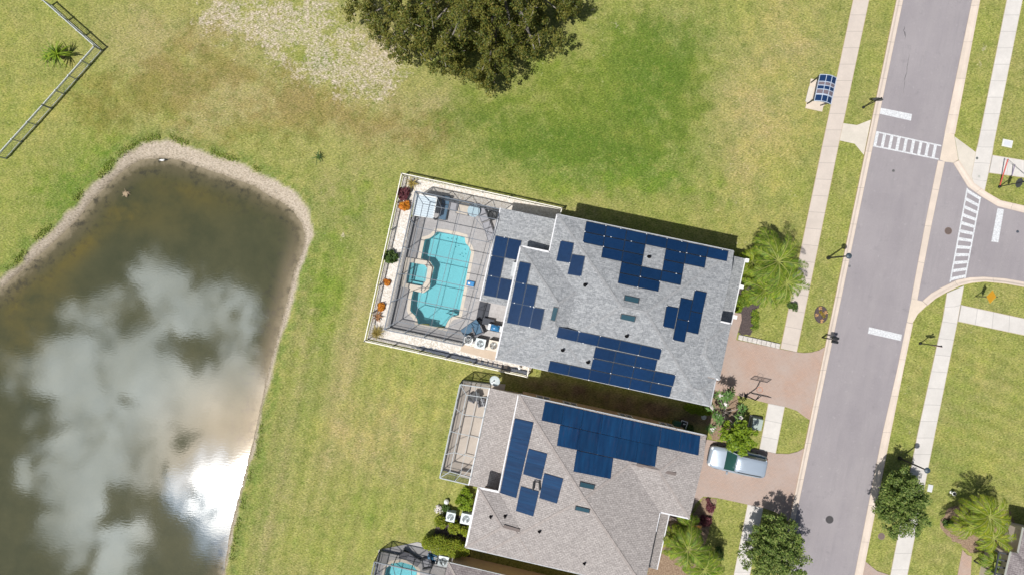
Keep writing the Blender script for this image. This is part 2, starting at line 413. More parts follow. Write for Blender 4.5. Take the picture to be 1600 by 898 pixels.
n1 = fbm(X, Y, .22, 21, 5); n2 = fbm(X, Y, .7, 31, 4); n3 = fbm(X, Y, 2.2, 41, 3)
sand = 1.2 * g(430, 40, 95, 60) + .95 * g(555, 95, 75, 50, .4) + .6 * g(330, 15, 60, 40) + .7 * g(480, 110, 60, 30) + .7 * g(620, 85, 35, 45) + .5 * g(560, 150, 60, 25) + .55 * g(925, 25, 16, 30) + .4 * g(835, 100, 30, 25) \
    + .4 * g(500, 10, 60, 25) + .35 * g(1235, 130, 20, 60, .2) + .35 * g(1160, 380, 45, 16, .2)
for (u, v, r) in [(537, 370, 9), (560, 371, 8), (965, 40, 10), (946, 53, 6), (1151, 318, 7), (1240, 300, 12), (1300, 380, 14), (1285, 470, 14), (1435, 690, 12), (1420, 665, 14), (1417, 610, 12), (1333, 35, 8), (1537, 75, 10), (1530, 100, 8), (585, 520, 12), (576, 545, 10), (640, 452, 8)]:
    sand = sand + .55 * g(u, v, r, r)
sand = np.clip(sand * (.1 + 1.9 * fbm(X, Y, .9, 88, 4)) - .22, 0, .8)
lush = .9 * g(860, 235, 150, 50, .15) + .8 * g(1010, 95, 80, 80) + .6 * g(700, 185, 80, 40) + .7 * g(120, 290, 110, 55, -.7) + .5 * g(1040, 200, 90, 60) + .45 * g(1090, 60, 60, 70) \
    + .5 * g(520, 450, 40, 110, .2) + .5 * g(420, 780, 30, 140, .2) + .5 * g(560, 330, 80, 60) + .5 * g(480, 600, 25, 120, .2) + .6 * g(1000, 270, 160, 40, .1) + .45 * g(1480, 700, 60, 130) + .5 * g(1330, 100, 20, 70)
lush = lush + 1.1 * np.exp(-((dO - .35) / .55) ** 2) * (n3 > .42)
dry = .95 * g(460, 165, 170, 42, .25) + .7 * g(650, 180, 90, 50) + .9 * g(600, 60, 60, 60) + .8 * g(280, 60, 130, 60) + .5 * g(600, 700, 60, 60) + .5 * g(1170, 200, 60, 150) + .5 * g(1250, 60, 50, 80) + .6 * g(540, 300, 60, 60) \
    + .5 * g(300, 190, 90, 50) + .5 * g(900, 330, 60, 25)
LXc = X * math.cos(ANG) + Y * math.sin(ANG)               # across the mowing direction
stripe = np.exp(-(((LXc - (P(527, 650).x * math.cos(ANG) + P(527, 650).y * math.sin(ANG))) / 1.1) ** 2)) * (V > 340) * np.clip((V - 340) / 120, 0, 1) * np.clip((760 - V) / 100, 0, 1)
stripe += .55 * np.exp(-(((LXc - (P(457, 650).x * math.cos(ANG) + P(457, 650).y * math.sin(ANG))) / .9) ** 2)) * (V > 480)
mow = (np.sin(LXc * 5.2 + 3 * n1) * .5 + .5) * ((U < 760) & (V > 420)) + (np.sin((X * .97 + Y * -.2) * 1.2 + Y * 5.0) * .5 + .5) * (U > 1450) * (V > 480)
dry = dry + .8 * stripe + .16 * mow
lush = np.clip(lush * (.2 + 1.7 * n2), 0, 1); dry = np.clip(dry * (.15 + 1.9 * n2) * (.5 + n1) + .35 * np.clip(n1 - .5, 0, 1) * 2, 0, 1)
LXc0 = X * math.cos(ANG) + Y * math.sin(ANG)
tone = np.ones(X.shape + (3,))
def blend(w, col):
    global tone
    bs_ = int(abs(col[0]) * 97); rag = (fbm(X, Y, 1.6, 200 + bs_, 4) - .5) * 1.9 + (fbm(X, Y, .33, 230 + bs_, 4) - .5) * 1.8
    w = (np.clip((w + rag - .30) * 1.25, 0, .92) * np.clip(w * 3.5, 0, 1))[..., None]; tone = tone * (1 - w) + np.array(col) * w
nA = .35 + 1.3 * fbm(X, Y, .35, 51, 5); nB = .35 + 1.3 * fbm(X, Y, .5, 61, 5)
blend((.9 * g(460, 165, 190, 60, .25) + .7 * g(240, 110, 110, 70) + .7 * g(640, 195, 80, 28) + .6 * g(375, 200, 90, 30) + .6 * g(150, 170, 60, 60)) * nA, (.80, .73, .64))
blend((.95 * g(900, 150, 150, 80) + .9 * g(860, 235, 150, 36, .12) + .7 * g(1030, 70, 80, 60) + .8 * g(705, 175, 45, 26) + .7 * g(1010, 215, 80, 50) + .5 * g(500, 90, 25, 18) + .6 * g(1060, 140, 60, 80)) * nB, (.62, .76, .46))
blend((.6 * g(1040, 290, 170, 30, .15) + .6 * g(560, 310, 60, 50) + .7 * g(500, 470, 30, 130, .2) + .6 * g(120, 280, 110, 40, -.7) + .6 * g(900, 300, 60, 18)) * nA, (.74, .92, .52))
blend((.7 * g(1200, 210, 70, 170, .1) + .5 * g(50, 140, 80, 110) + .6 * g(610, 640, 130, 90) + .5 * g(1500, 680, 80, 140) + .4 * g(1180, 60, 60, 80)) * nB, (1.22, 1.13, 1.12))
blend((.55 * g(470, 830, 90, 60) + .4 * g(560, 800, 60, 40)) * nA, (.80, .92, .72))
mwl = ((U < 760) & (V > 380)) * (.5 + .8 * fbm(X, Y, .4, 71)); mwr = ((U > 1400) & (V > 480)) * (.5 + .8 * fbm(X, Y, .4, 72)); mwt = ((U > 820) & (U < 1330) & (V < 380)) * (.3 + .8 * fbm(X, Y, .3, 73))
LYc = -X * math.sin(ANG) + Y * math.cos(ANG)
mw = 1 + .075 * np.sin(LXc0 * 2 * math.pi / 1.35 + 2 * n1) * mwl + .07 * np.sin((LYc * .96 + (X * math.cos(ANG) + Y * math.sin(ANG)) * .27) * 2 * math.pi / 1.25 + 2 * n1) * mwr + .05 * np.sin((LXc0 * .8 + LYc * .6) * 2 * math.pi / 1.6 + 3 * n1) * mwt
tone = tone * mw[..., None]
bank = np.clip(.5 - (dO + .16 + wob * 1.6) / .25, 0, 1)
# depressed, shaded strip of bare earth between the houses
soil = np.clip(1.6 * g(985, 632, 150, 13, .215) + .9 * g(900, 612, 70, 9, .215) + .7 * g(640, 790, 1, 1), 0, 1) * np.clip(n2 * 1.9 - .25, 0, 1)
# cells under the pools are left open
cut1 = sdf(X, Y, PX([(628, 340), (745, 350), (725, 520), (618, 500)])) < 0
cut2 = sdf(X, Y, PX([(588, 868), (640, 868), (690, 905), (690, 940), (575, 940)])) < 0
nx, ny = X.shape
vid = np.arange(nx * ny).reshape(nx, ny)
quads = np.stack([vid[:-1, :-1], vid[1:, :-1], vid[1:, 1:], vid[:-1, 1:]], -1).reshape(-1, 4)
keep = ~((cut1 | cut2)[:-1, :-1]).reshape(-1)
quads = quads[keep]
co = np.stack([X, Y, Z], -1).reshape(-1, 3)
def np_mesh(name, co, quads, mats, parent=None, n=4):
    me = bpy.data.meshes.new(name); me.vertices.add(len(co)); me.vertices.foreach_set('co', co.astype(np.float32).ravel())
    me.loops.add(quads.size); me.loops.foreach_set('vertex_index', quads.astype(np.int32).ravel())
    me.polygons.add(len(quads)); me.polygons.foreach_set('loop_start', np.arange(0, quads.size, n, dtype=np.int32))
    me.polygons.foreach_set('loop_total', np.full(len(quads), n, dtype=np.int32))
    for m_ in (mats if isinstance(mats, (list, tuple)) else [mats]): me.materials.append(m_)
    me.update(calc_edges=True)
    o = bpy.data.objects.new(name, me); C.objects.link(o)
    if parent is not None: o.parent = parent
    ORG[o.name] = ORG[parent.name] if parent is not None else Vector((0, 0, 0))
    return o
gm = bpy.data.materials.new('turf'); gm.use_nodes = True; t = NT(gm.node_tree); b = gm.node_tree.nodes['Principled BSDF']
def att(n_): return t.n('ShaderNodeAttribute', attribute_name=n_).outputs['Fac']
geo = t.n('ShaderNodeNewGeometry').outputs['Position']
fine = t.noise(geo, 5.5, 6, .72); mid = t.noise(geo, 1.1, 5, .65); wide = t.noise(geo, .3, 4, .6)
blade = t.n('ShaderNodeMapping', inp={'Vector': geo, 'Rotation': (0, 0, .5), 'Scale': (6, 15, 1)}).outputs[0]; bl = t.noise(blade, 1.0, 3, .7)
blade2 = t.n('ShaderNodeMapping', inp={'Vector': geo, 'Rotation': (0, 0, -.7), 'Scale': (5, 13, 1)}).outputs[0]; bl2 = t.noise(blade2, 1.0, 3, .7)
blm = t.m('MULTIPLY', t.m('ADD', bl, bl2), .5)
base = t.mix(t.rng(mid, .32, .68), (.205, .218, .054), (.30, .292, .10))
base = t.mix(t.rng(wide, .35, .65, 0, .6), base, (.25, .29, .055))
base = t.mix(t.m('MULTIPLY', att('lush'), .85), base, (.125, .19, .035))
base = t.mix(t.m('MULTIPLY', att('dry'), .70), base, (.33, .27, .135))
mot = t.noise(geo, 2.1, 6, .78); mot2 = t.noise(geo, .75, 6, .7)
base = t.mix(t.rng(mot, .46, .33, 0, .75), base, (.085, .125, .022))
base = t.mix(t.rng(mot, .53, .66, 0, .5), base, (.36, .32, .12))
base = t.mix(t.rng(mot2, .50, .36, 0, .45), base, (.12, .165, .035))
base = t.mix(t.rng(mot2, .52, .66, 0, .40), base, (.34, .31, .10))
strw = t.noise(t.n('ShaderNodeMapping', inp={'Vector': geo, 'Rotation': (0, 0, 1.1), 'Scale': (3.2, 9, 1)}).outputs[0], 1.0, 5, .75)
base = t.mix(t.m('MULTIPLY', t.rng(strw, .54, .66), t.rng(t.m('ADD', att('dry'), mot2), .55, 1.3, .12, .75)), base, (.46, .38, .23))
base = t.mix(t.rng(fine, .52, .72, 0, .42), base, (.42, .38, .18))
base = t.mix(t.rng(fine, .48, .30, 0, .75), base, (.085, .11, .02))
sn_ = t.noise(geo, 2.6, 6, .75)
tn = t.n('ShaderNodeAttribute', attribute_name='tone').outputs['Color']
base = t.mix(1.0, base, tn, 'MULTIPLY')
sandf = t.rng(t.m('ADD', t.m('MULTIPLY', att('sand'), .85), t.m('ADD', t.m('MULTIPLY', t.m('SUBTRACT', sn_, .5), 2.6), t.m('MULTIPLY', t.m('SUBTRACT', fine, .5), 1.5))), .38, .98, 0, .85)
base = t.mix(sandf, base, t.mix(t.rng(blm, .42, .58), (.40, .32, .24), (.60, .515, .46)))
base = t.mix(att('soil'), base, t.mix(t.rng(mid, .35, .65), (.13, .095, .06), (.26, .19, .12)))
bankc = t.mix(t.rng(fine, .3, .7), (.32, .265, .20), (.54, .465, .385))
bankc = t.mix(t.rng(blm, .52, .62, 0, .6), bankc, (.16, .14, .11))
base = t.mix(att('bank'), base, bankc)
base = t.mix(att('wet'), base, (.17, .14, .09))
c = t.mix(1.0, base, t.mix(t.rng(blm, .34, .66), (.36, .38, .36), (1.62, 1.60, 1.60)), 'MULTIPLY')
t.nt.links.new(c, b.inputs['Base Color']); b.inputs['Roughness'].default_value = .95; b.inputs['Specular IOR Level'].default_value = .15
bn = t.n('ShaderNodeBump', inp={'Strength': .9, 'Distance': .05, 'Height': t.m('ADD', t.m('MULTIPLY', blm, .7), fine)}); t.nt.links.new(bn.outputs[0], b.inputs['Normal'])
ground = np_mesh('grass_ground', co, quads, gm); tag(ground, kind='structure')
wet = np.exp(-((dW + 0.02) / .16) ** 2) * .8
ta = ground.data.attributes.new('tone', 'FLOAT_COLOR', 'POINT'); ta.data.foreach_set('color', np.concatenate([tone.reshape(-1, 3), np.ones((tone.shape[0] * tone.shape[1], 1))], 1).astype(np.float32).ravel())
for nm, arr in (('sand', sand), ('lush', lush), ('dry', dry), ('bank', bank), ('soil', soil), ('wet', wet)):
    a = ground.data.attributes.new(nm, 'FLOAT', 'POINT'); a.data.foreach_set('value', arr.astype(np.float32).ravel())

# ---- pond water (its own grid so the shallows can show the silt)
wx = np.arange(-75, -13.0, .3); wy = np.arange(-42, 16, .3)
WXg, WYg = np.meshgrid(wx, wy, indexing='ij'); dw = sdf(WXg, WYg, polyW)
wid = np.arange(WXg.size).reshape(WXg.shape); wq = np.stack([wid[:-1, :-1], wid[1:, :-1], wid[1:, 1:], wid[:-1, 1:]], -1).reshape(-1, 4)
kp = (dw[:-1, :-1] < .5).reshape(-1); wco = np.stack([WXg, WYg, np.full(WXg.shape, WZ)], -1).reshape(-1, 3)
wm = bpy.data.materials.new('pond_water'); wm.use_nodes = True; t = NT(wm.node_tree); b = wm.node_tree.nodes['Principled BSDF']
geo = t.n('ShaderNodeNewGeometry').outputs['Position']
dep = att('depth')
nz = t.noise(geo, .35, 5, .65); nz2 = t.noise(geo, 1.6, 5, .65)
c = t.mix(t.rng(nz, .3, .7), (.042, .047, .020), (.068, .068, .030))
alg = t.m('MULTIPLY', att('alg'), t.rng(nz, .32, .62, .2, 1.2))
c = t.mix(alg, c, (.105, .085, .020))
shal = t.m('ADD', dep, t.m('MULTIPLY', t.m('SUBTRACT', nz2, .5), 1.3))
c = t.mix(t.rng(shal, 1.9, .2, 0, .75, True), c, (.115, .095, .052))
c = t.mix(t.rng(shal, .7, -.15, 0, .8, True), c, (.27, .225, .15))
c = t.mix(t.m('MULTIPLY', t.rng(nz2, .52, .66), t.rng(dep, 3.2, .8, 0, .7)), c, (.035, .032, .024))
c = t.mix(t.m('MULTIPLY', att('east'), t.rng(nz2, .3, .7, .4, 1)), c, (.24, .195, .13))
t.nt.links.new(c, b.inputs['Base Color']); b.inputs['Roughness'].default_value = .03; b.inputs['IOR'].default_value = 1.75
mp = t.n('ShaderNodeMapping', inp={'Vector': geo, 'Rotation': (0, 0, .35), 'Scale': (1.0, 3.2, 1)}).outputs[0]
bn = t.n('ShaderNodeBump', inp={'Strength': .04, 'Distance': .02, 'Height': t.noise(mp, 2.6, 3, .5)}); t.nt.links.new(bn.outputs[0], b.inputs['Normal'])
water = np_mesh('pond_water', wco, wq[kp], wm); tag(water, kind='structure')
Uw = WXg * F / (H - WZ) + 800; Vw = 449 - WYg * F / (H - WZ)
ga = lambda u, v, ru, rv, r=0.: np.exp(-((((Uw - u) * math.cos(r) + (Vw - v) * math.sin(r)) / ru) ** 2) - (((-(Uw - u) * math.sin(r) + (Vw - v) * math.cos(r)) / rv) ** 2))
algv = .9 * ga(195, 335, 28, 18) + .8 * ga(130, 385, 50, 16, -.7) + .7 * ga(60, 450, 60, 40, -.6) + .5 * ga(30, 520, 40, 60) + .5 * ga(300, 300, 100, 18, .2) + .35 * ga(240, 330, 110, 40)
eastv = .5 * ga(450, 430, 14, 70, .2) + .5 * ga(425, 540, 12, 60, .15) + .35 * ga(405, 620, 14, 70, .15)
for nm, arr in (('depth', -dw), ('alg', np.clip(algv, 0, 1)), ('east', np.clip(eastv, 0, 1))):
    a = water.data.attributes.new(nm, 'FLOAT', 'POINT'); a.data.foreach_set('value', arr.astype(np.float32).ravel())

# ---------------------------------------------------------------- sheets and strips
def sheet(name, pts, z, mat, holes=(), thick=0.0, struct=True, parent=None):
    loops = [[Vector((p[0], p[1], 0)) for p in pts]] + [[Vector((p[0], p[1], 0)) for p in h] for h in holes]
    tri = tessellate_polygon(loops); vs = [(p.x, p.y, z) for l in loops for p in l]; fs = []
    for q in tri:
        a, b_, c_ = [Vector(vs[i]) for i in q]
        if (b_ - a).cross(c_ - a).length < 1e-9: continue
        fs.append(tuple(q) if (b_ - a).cross(c_ - a).z > 0 else (q[0], q[2], q[1]))
    if thick > 0:
        off = 0
        for l in loops:
            n = len(l); base_ = len(vs)
            vs += [(p.x, p.y, z - thick) for p in l]
            for i in range(n): j = (i + 1) % n; fs.append((off + i, base_ + i, base_ + j, off + j))
            off += n
    o = link_mesh(name, vs, fs, mat, parent)
    if struct: tag(o, kind='structure')
    return o
def densify(pts, st):
    out = []
    for a, b_ in zip(pts[:-1], pts[1:]):
        n = max(1, int(math.ceil((Vector(b_) - Vector(a)).length / st)))
        for i in range(n): out.append(Vector(a).lerp(Vector(b_), i / n))
    out.append(Vector(pts[-1])); return out
def strip(name, L, R, prof, mat, st=1.0, struct=True, u0=0.0):
    """ruled strip between two polylines with the same number of points; prof = [(t across, z)]"""
    L2, R2 = [], []
    for i in range(len(L) - 1):
        n = max(1, int(math.ceil(max((L[i + 1] - L[i]).length, (R[i + 1] - R[i]).length) / st)))
        for k in range(n): L2.append(L[i].lerp(L[i + 1], k / n)); R2.append(R[i].lerp(R[i + 1], k / n))
    L2.append(L[-1]); R2.append(R[-1])
    vs, uv, fs = [], [], []; u = u0; m = len(prof)
    for i, (a, b_) in enumerate(zip(L2, R2)):
        if i: u += ((a + b_) / 2 - (L2[i - 1] + R2[i - 1]) / 2).length
        for tt_, z in prof:
            p = a.lerp(b_, tt_); vs.append((p.x, p.y, z)); uv.append((u, tt_))
    for i in range(len(L2) - 1):
        for k in range(m - 1):
            fs.append((i * m + k, i * m + k + 1, (i + 1) * m + k + 1, (i + 1) * m + k))
    a, b_, c_ = [Vector(vs[q]) for q in fs[len(prof) // 2][:3]]
    if (b_ - a).cross(c_ - a).z < 0: fs = [f[::-1] for f in fs]
    n = len(L2); fs += [tuple(range(m)), tuple((n - 1) * m + k for k in range(m))[::-1]]
    o = link_mesh(name, vs, fs, mat, None, None, uv)
    if struct: tag(o, kind='structure')
    return o
WALK = [(0, -.03), (0, .045), (1, .045), (1, -.03)]
LK = lambda y: 1400 - .2062 * y; LI = lambda y: 1411 - .2077 * y
KP = [(0, -.03), (0, .03), (.45, .035), (.62, .085), (.75, .115), (1, .115), (1.0, -.03)]
# asphalt
am = M('asphalt', (.23, .21, .225), .9); t = NT(am.node_tree); b = am.node_tree.nodes['Principled BSDF']
v = rotpos(t); vs_ = t.n('ShaderNodeMapping', inp={'Vector': v, 'Scale': (1.0, .12, 1)}).outputs[0]
c = t.mix(t.rng(t.noise(v, .25, 5, .65), .3, .7), (.265, .242, .258), (.325, .298, .312))
c = t.mix(t.rng(t.noise(vs_, .9, 4, .6), .4, .7, 0, .5), c, (.345, .318, .325))
c = t.mix(t.rng(t.noise(v, 45, 3, .8), .40, .64, 0, .45), c, (.13, .12, .13))
c = t.mix(t.rng(t.noise(v, 70, 2, .8), .60, .72, 0, .5), c, (.55, .52, .52))
c = t.mix(t.rng(t.noise(v, 2.3, 5, .7), .60, .72, 0, .45), c, (.40, .38, .38))
c = t.mix(t.rng(t.noise(v, .9, 6, .75), .42, .30, 0, .5), c, (.19, .175, .19))
c = t.mix(t.rng(t.noise(vs_, 2.2, 5, .7), .52, .68, 0, .35), c, (.22, .205, .22))
t.nt.links.new(c, b.inputs['Base Color'])
bn = t.n('ShaderNodeBump', inp={'Strength': .5, 'Distance': .01, 'Height': t.noise(v, 60, 3, .7)}); t.nt.links.new(bn.outputs[0], b.inputs['Normal'])
RY = lambda y: 1518.7 - .2068 * y
road_l = [(LI(y) - 3, y) for y in (-900, 0, 450, 1000, 1700)]
road = sheet('road', PX(road_l + [(RY(1700) + 5, 1700), (RY(1000) + 5, 1000), (1383, 675), (1414, 535), (1427, 470)] + [(1428, 470), (1440, 476), (1456, 463), (1470, 453), (1495, 441), (1537, 436), (1570, 439), (1610, 445), (2400, 610), (2400, 500), (1610, 330)]
      + [(1597, 329), (1560, 318), (1535, 303), (1514, 287), (1494, 262), (1482, 244), (1480, 207), (RY(150) + 4, 150), (RY(0) + 5, 0), (RY(-900) + 5, -900)]), .018, am)
# kerbs
ys = [-900, 0, 225, 450, 675, 900, 1700]
strip('kerb', [P(LI(y), y) for y in ys], [P(LK(y), y) for y in ys], KP, conc_kerb)
strip('kerb', [P(RY(y), y) for y in (-900, 0, 208)], [P(u, y) for u, y in ((1530 + 190, -900), (1530.5, 0), (1491, 210))], KP, conc_kerb)
inn = [(1489, 254.6), (1512, 292), (1533.7, 307.5), (1558.7, 322.5), (1599, 332.5), (1700, 352), (2400, 500)]
out = [(1497, 250.6), (1520, 286), (1541, 301), (1562.5, 313.5), (1600, 322), (1702, 341), (2402, 489)]
strip('kerb', PX(inn), PX(out), KP, conc_kerb, .8)
inn = [(1441, 470), (1455, 458), (1470, 449.5), (1495, 437.5), (1515, 433.5), (1537, 432.5), (1570, 435), (1610, 442), (2400, 600)]
out = [(1448, 477), (1461, 466), (1477, 457), (1499, 446.5), (1517, 442), (1538, 440), (1569, 443), (1608, 450), (2399, 610)]
strip('kerb', PX(inn), PX(out), KP, conc_kerb, .8)
inn = [(1416.5, 503), (1402, 575), (1379, 675), (1335, 898), (1330, 922)]; out = [(1425.5, 505), (1411, 575), (1391, 675), (1347, 898), (1342, 922)]
strip('kerb', PX(inn), PX(out), KP, conc_kerb)
strip('valley_gutter', PX([(1465.5, 251), (1445, 352), (1423.7, 466)]), PX([(1476, 253), (1455, 353), (1433, 469)]), [(0, .01), (0, .026), (.5, .022), (1, .026), (1, .01)], conc_kerb, u0=.7)
sheet('ramp_apron', PX([(1476, 208), (1490.7, 210), (1491, 214), (1497, 250), (1489, 254.6), (1476.3, 253), (1468, 250)]), .034, conc_plain)
sheet('ramp_apron', PX([(1424, 466.3), (1441, 470.5), (1448, 477), (1434, 490), (1425.5, 504.6), (1416.7, 502.6)]), .034, conc_plain)
sheet('ramp_apron', PX([(1491.4, 214), (1524, 238), (1527, 243), (1517, 274), (1522, 284), (1518, 284.5), (1497.4, 250.3)]), .040, conc_pale)
sheet('ramp_apron', PX([(1310.6, 193), (1317.5, 193), (1338.7, 196), (1360.5, 187.5), (1349.3, 242.5), (1335, 225), (1312, 220), (1305, 219)]), .041, conc_pale)
# sidewalks
strip('sidewalk', PX([(1332.5 + 187, -900), (1332.5, 0), (1284.8, 225), (1219, 544)]), PX([(1358 + 187, -900), (1358, 0), (1310.6, 225), (1245, 549.5)]), WALK, conc_walk)
strip('sidewalk', PX([(1200, 629.4), (1186, 702)]), PX([(1226, 634.7), (1212, 707.5)]), WALK, conc_walk2)
strip('sidewalk', PX([(1167.7, 787), (1146, 898), (1100, 1120), (980, 1700)]), PX([(1192.5, 792.5), (1171.4, 898), (1126, 1120), (1006, 1700)]), WALK, conc_walk2)
strip('sidewalk', PX([(1572.5 + 187, -900), (1572.5, 0), (1527.5, 225), (1524, 238), (1517, 275), (1521, 287)]), PX([(1597.5 + 187, -900), (1597.5, 0), (1552.5, 225), (1550, 242), (1544, 272), (1538, 299)]), WALK, conc_walk2)
strip('sidewalk', PX([(1550.3, 242.5), (1599, 250.5), (2400, 410)]), PX([(1544.7, 270.5), (1599, 278), (2400, 437)]), WALK, conc_walk2)
strip('sidewalk', PX([(1479, 457.5), (1472.5, 497.5), (1433.5, 675), (1390.5, 898), (1370, 1010)]), PX([(1506, 446), (1496, 501), (1461, 675), (1417.5, 898), (1397, 1010)]), WALK, conc_walk2)
strip('sidewalk', PX([(1501.4, 476), (1599, 497), (2400, 665)]), PX([(1496.4, 502), (1599, 523.5), (2400, 691)]), WALK, conc_walk2)
def crack(pts, w, seed):
    r_ = random.Random(seed); p = densify(PX(pts), .25); p = [q + Vector((r_.uniform(-.06, .06), r_.uniform(-.06, .06), 0)) for q in p]; L_, R_ = [], []
    for i, q in enumerate(p):
        k = w * (.4 + .9 * r_.random()) * math.sin(math.pi * (i + .5) / len(p)); L_.append(q - AX * k); R_.append(q + AX * k)
    strip('road_crack', L_, R_, [(0, .0195), (1, .0195)], M('crack_tar', (.10, .095, .10), .9), st=5)
crack([(1414, 42), (1411, 48), (1415, 54), (1413, 62)], .04, 1); crack([(1421, 78), (1418, 100), (1415, 118), (1411, 148)], .018, 2)
# painted markings
def marks(name, quads_, label=None):
    m_ = MB()
    for q in quads_:
        p = PX(q, .0221); n = (p[1] - p[0]).cross(p[2] - p[1]).z
        m_.add(p if n > 0 else p[::-1], [(0, 1, 2, 3)])
    return tag(m_.build(name, road_white), kind='structure')
marks('stop_line_marking', [[(1375.7, 168.7), (1425, 178.5), (1423.3, 189), (1374, 178)]])
marks('stop_line_marking', [[(1558.7, 325.7), (1568.7, 327.5), (1560, 379), (1549, 377.5)]])
marks('stop_line_marking', [[(1358, 510.5), (1409.5, 522.5), (1407.5, 532), (1356, 520.5)]])
def lerp2(a, b_, t_): return (a[0] + (b_[0] - a[0]) * t_, a[1] + (b_[1] - a[1]) * t_)
def crosswalk(a, b_, c_, d, n, off):
    """a-b one edge line, d-c the other; n bars between them"""
    qs = []
    w = .09
    qs.append([a, b_, lerp2(b_, c_, w), lerp2(a, d, w)]); qs.append([lerp2(a, d, 1 - w), lerp2(b_, c_, 1 - w), c_, d])
    for i in range(int(n) + 1):
        t0 = (i + off) / n; t1 = t0 + .40 / n
        if t1 > 1: continue
        p0, p1 = lerp2(a, b_, t0), lerp2(a, b_, t1); q0, q1 = lerp2(d, c_, t0), lerp2(d, c_, t1)
        qs.append([lerp2(p0, q0, w), lerp2(p1, q1, w), lerp2(p1, q1, 1 - w), lerp2(p0, q0, 1 - w)])
    marks('crosswalk_marking', qs)
crosswalk((1369, 205), (1471, 227), (1466.5, 250), (1364, 229), 9, 0.02)
crosswalk((1510.5, 294), (1483.5, 440.5), (1509, 434.5), (1533, 308.5), 11.6, .06)
# driveways and beds
sheet('driveway', PX([(1085, 470), (1130, 470), (1148.5, 488), (1158, 489.5), (1158.5, 500), (1152, 521), (1150, 530.5), (1219, 545), (1244.7, 549.7), (1256, 551), (1268, 550), (1279, 547), (LK(541) + 1, 541), (LK(656) + 1, 656), (1259, 652), (1245, 641), (1226.5, 634.9), (1200, 629.6), (1163, 620), (1080, 600)]), .05, pav_pink, thick=.08)
sheet('driveway', PX([(1060, 678), (1110, 687), (1186, 702.4), (1212, 707.8), (1232, 708.5), (1246, 705), (LK(699) + 1, 699), (LK(815) + 1, 815), (1222, 805), (1210.5, 798.8), (1192.5, 792.6), (1167.7, 787.2), (1120, 777), (1099, 774.7), (1086, 786), (1076, 812), (1040, 812)]), .05, pav_gar, thick=.08)
sheet('driveway', PX([(1347, 874), (1351, 875.5), (1370, 891), (1389, 897), (1384, 935), (1336, 935)]), .05, pav_gar, thick=.08)
sheet('garden_path', PX([(1503.4, 858), (1511, 866), (1518, 868), (1512, 960), (1484, 960)]), .045, pav_pink, thick=.08)
def ragged(pts, amp=.12, st=.35, seed=1):
    r = random.Random(seed); p = densify(pts + [pts[0]], st)[:-1]
    return [q + Vector((r.uniform(-amp, amp), r.uniform(-amp, amp), 0)) for q in p]
sheet('mulch_or_shade_bed', ragged(PX([(1145, 400), (1200, 395), (1225, 420), (1215, 450), (1195, 470), (1180, 484), (1172, 524), (1153, 520), (1158, 490), (1140, 485)]), seed=2), .022, mulch_shade_m)  # mulch by the entry; palm end laid dark for shade under the canopy
sheet('mulch_or_shade_bed', ragged(PX([(1098.5, 777), (1120, 779), (1102, 849), (1080, 898), (1080, 950), (1000, 950), (1030, 800), (1080, 808)]), .06, seed=3), .022, mulch_b)
sheet('mulch_or_shade_bed', ragged(PX([(1105, 606), (1150, 619), (1158, 640), (1150, 690), (1112, 686), (1103, 660)]), seed=4), .022, mulch_b)
sheet('mulch_or_shade_bed', ragged(PX([(1480, 795), (1530, 780), (1580, 800), (1590, 850), (1520, 865), (1480, 838), (1468, 815)]), .15, seed=5), .022, mulch_b)
sheet('mulch_or_shade_bed', ragged(PX([(694, 803), (742, 808), (735, 850), (735, 875), (664, 868), (664, 845), (676, 834), (683, 815)]), .08, seed=6), .020, mulch_shade_m)  # dark sheet among the shrubs, in place of black shadows on grass
# stone edging beside the first driveway
mb = MB()
a, b_ = P(1153, 526), P(1218, 540.6); n = 9
for i in range(n):
    c0 = a.lerp(b_, (i + .5) / n); mb.box((c0.x, c0.y, .02), (b_ - a).length / n * .93, .42, .16, ANG - .02, bev=.03)
tag(mb.build('edging_wall', M('pale_stone', (.52, .49, .46), .85, var=.2, vscale=5, bump=.4)), 'low pale stone edging wall along the northern edge of the pink paver driveway', 'low wall')
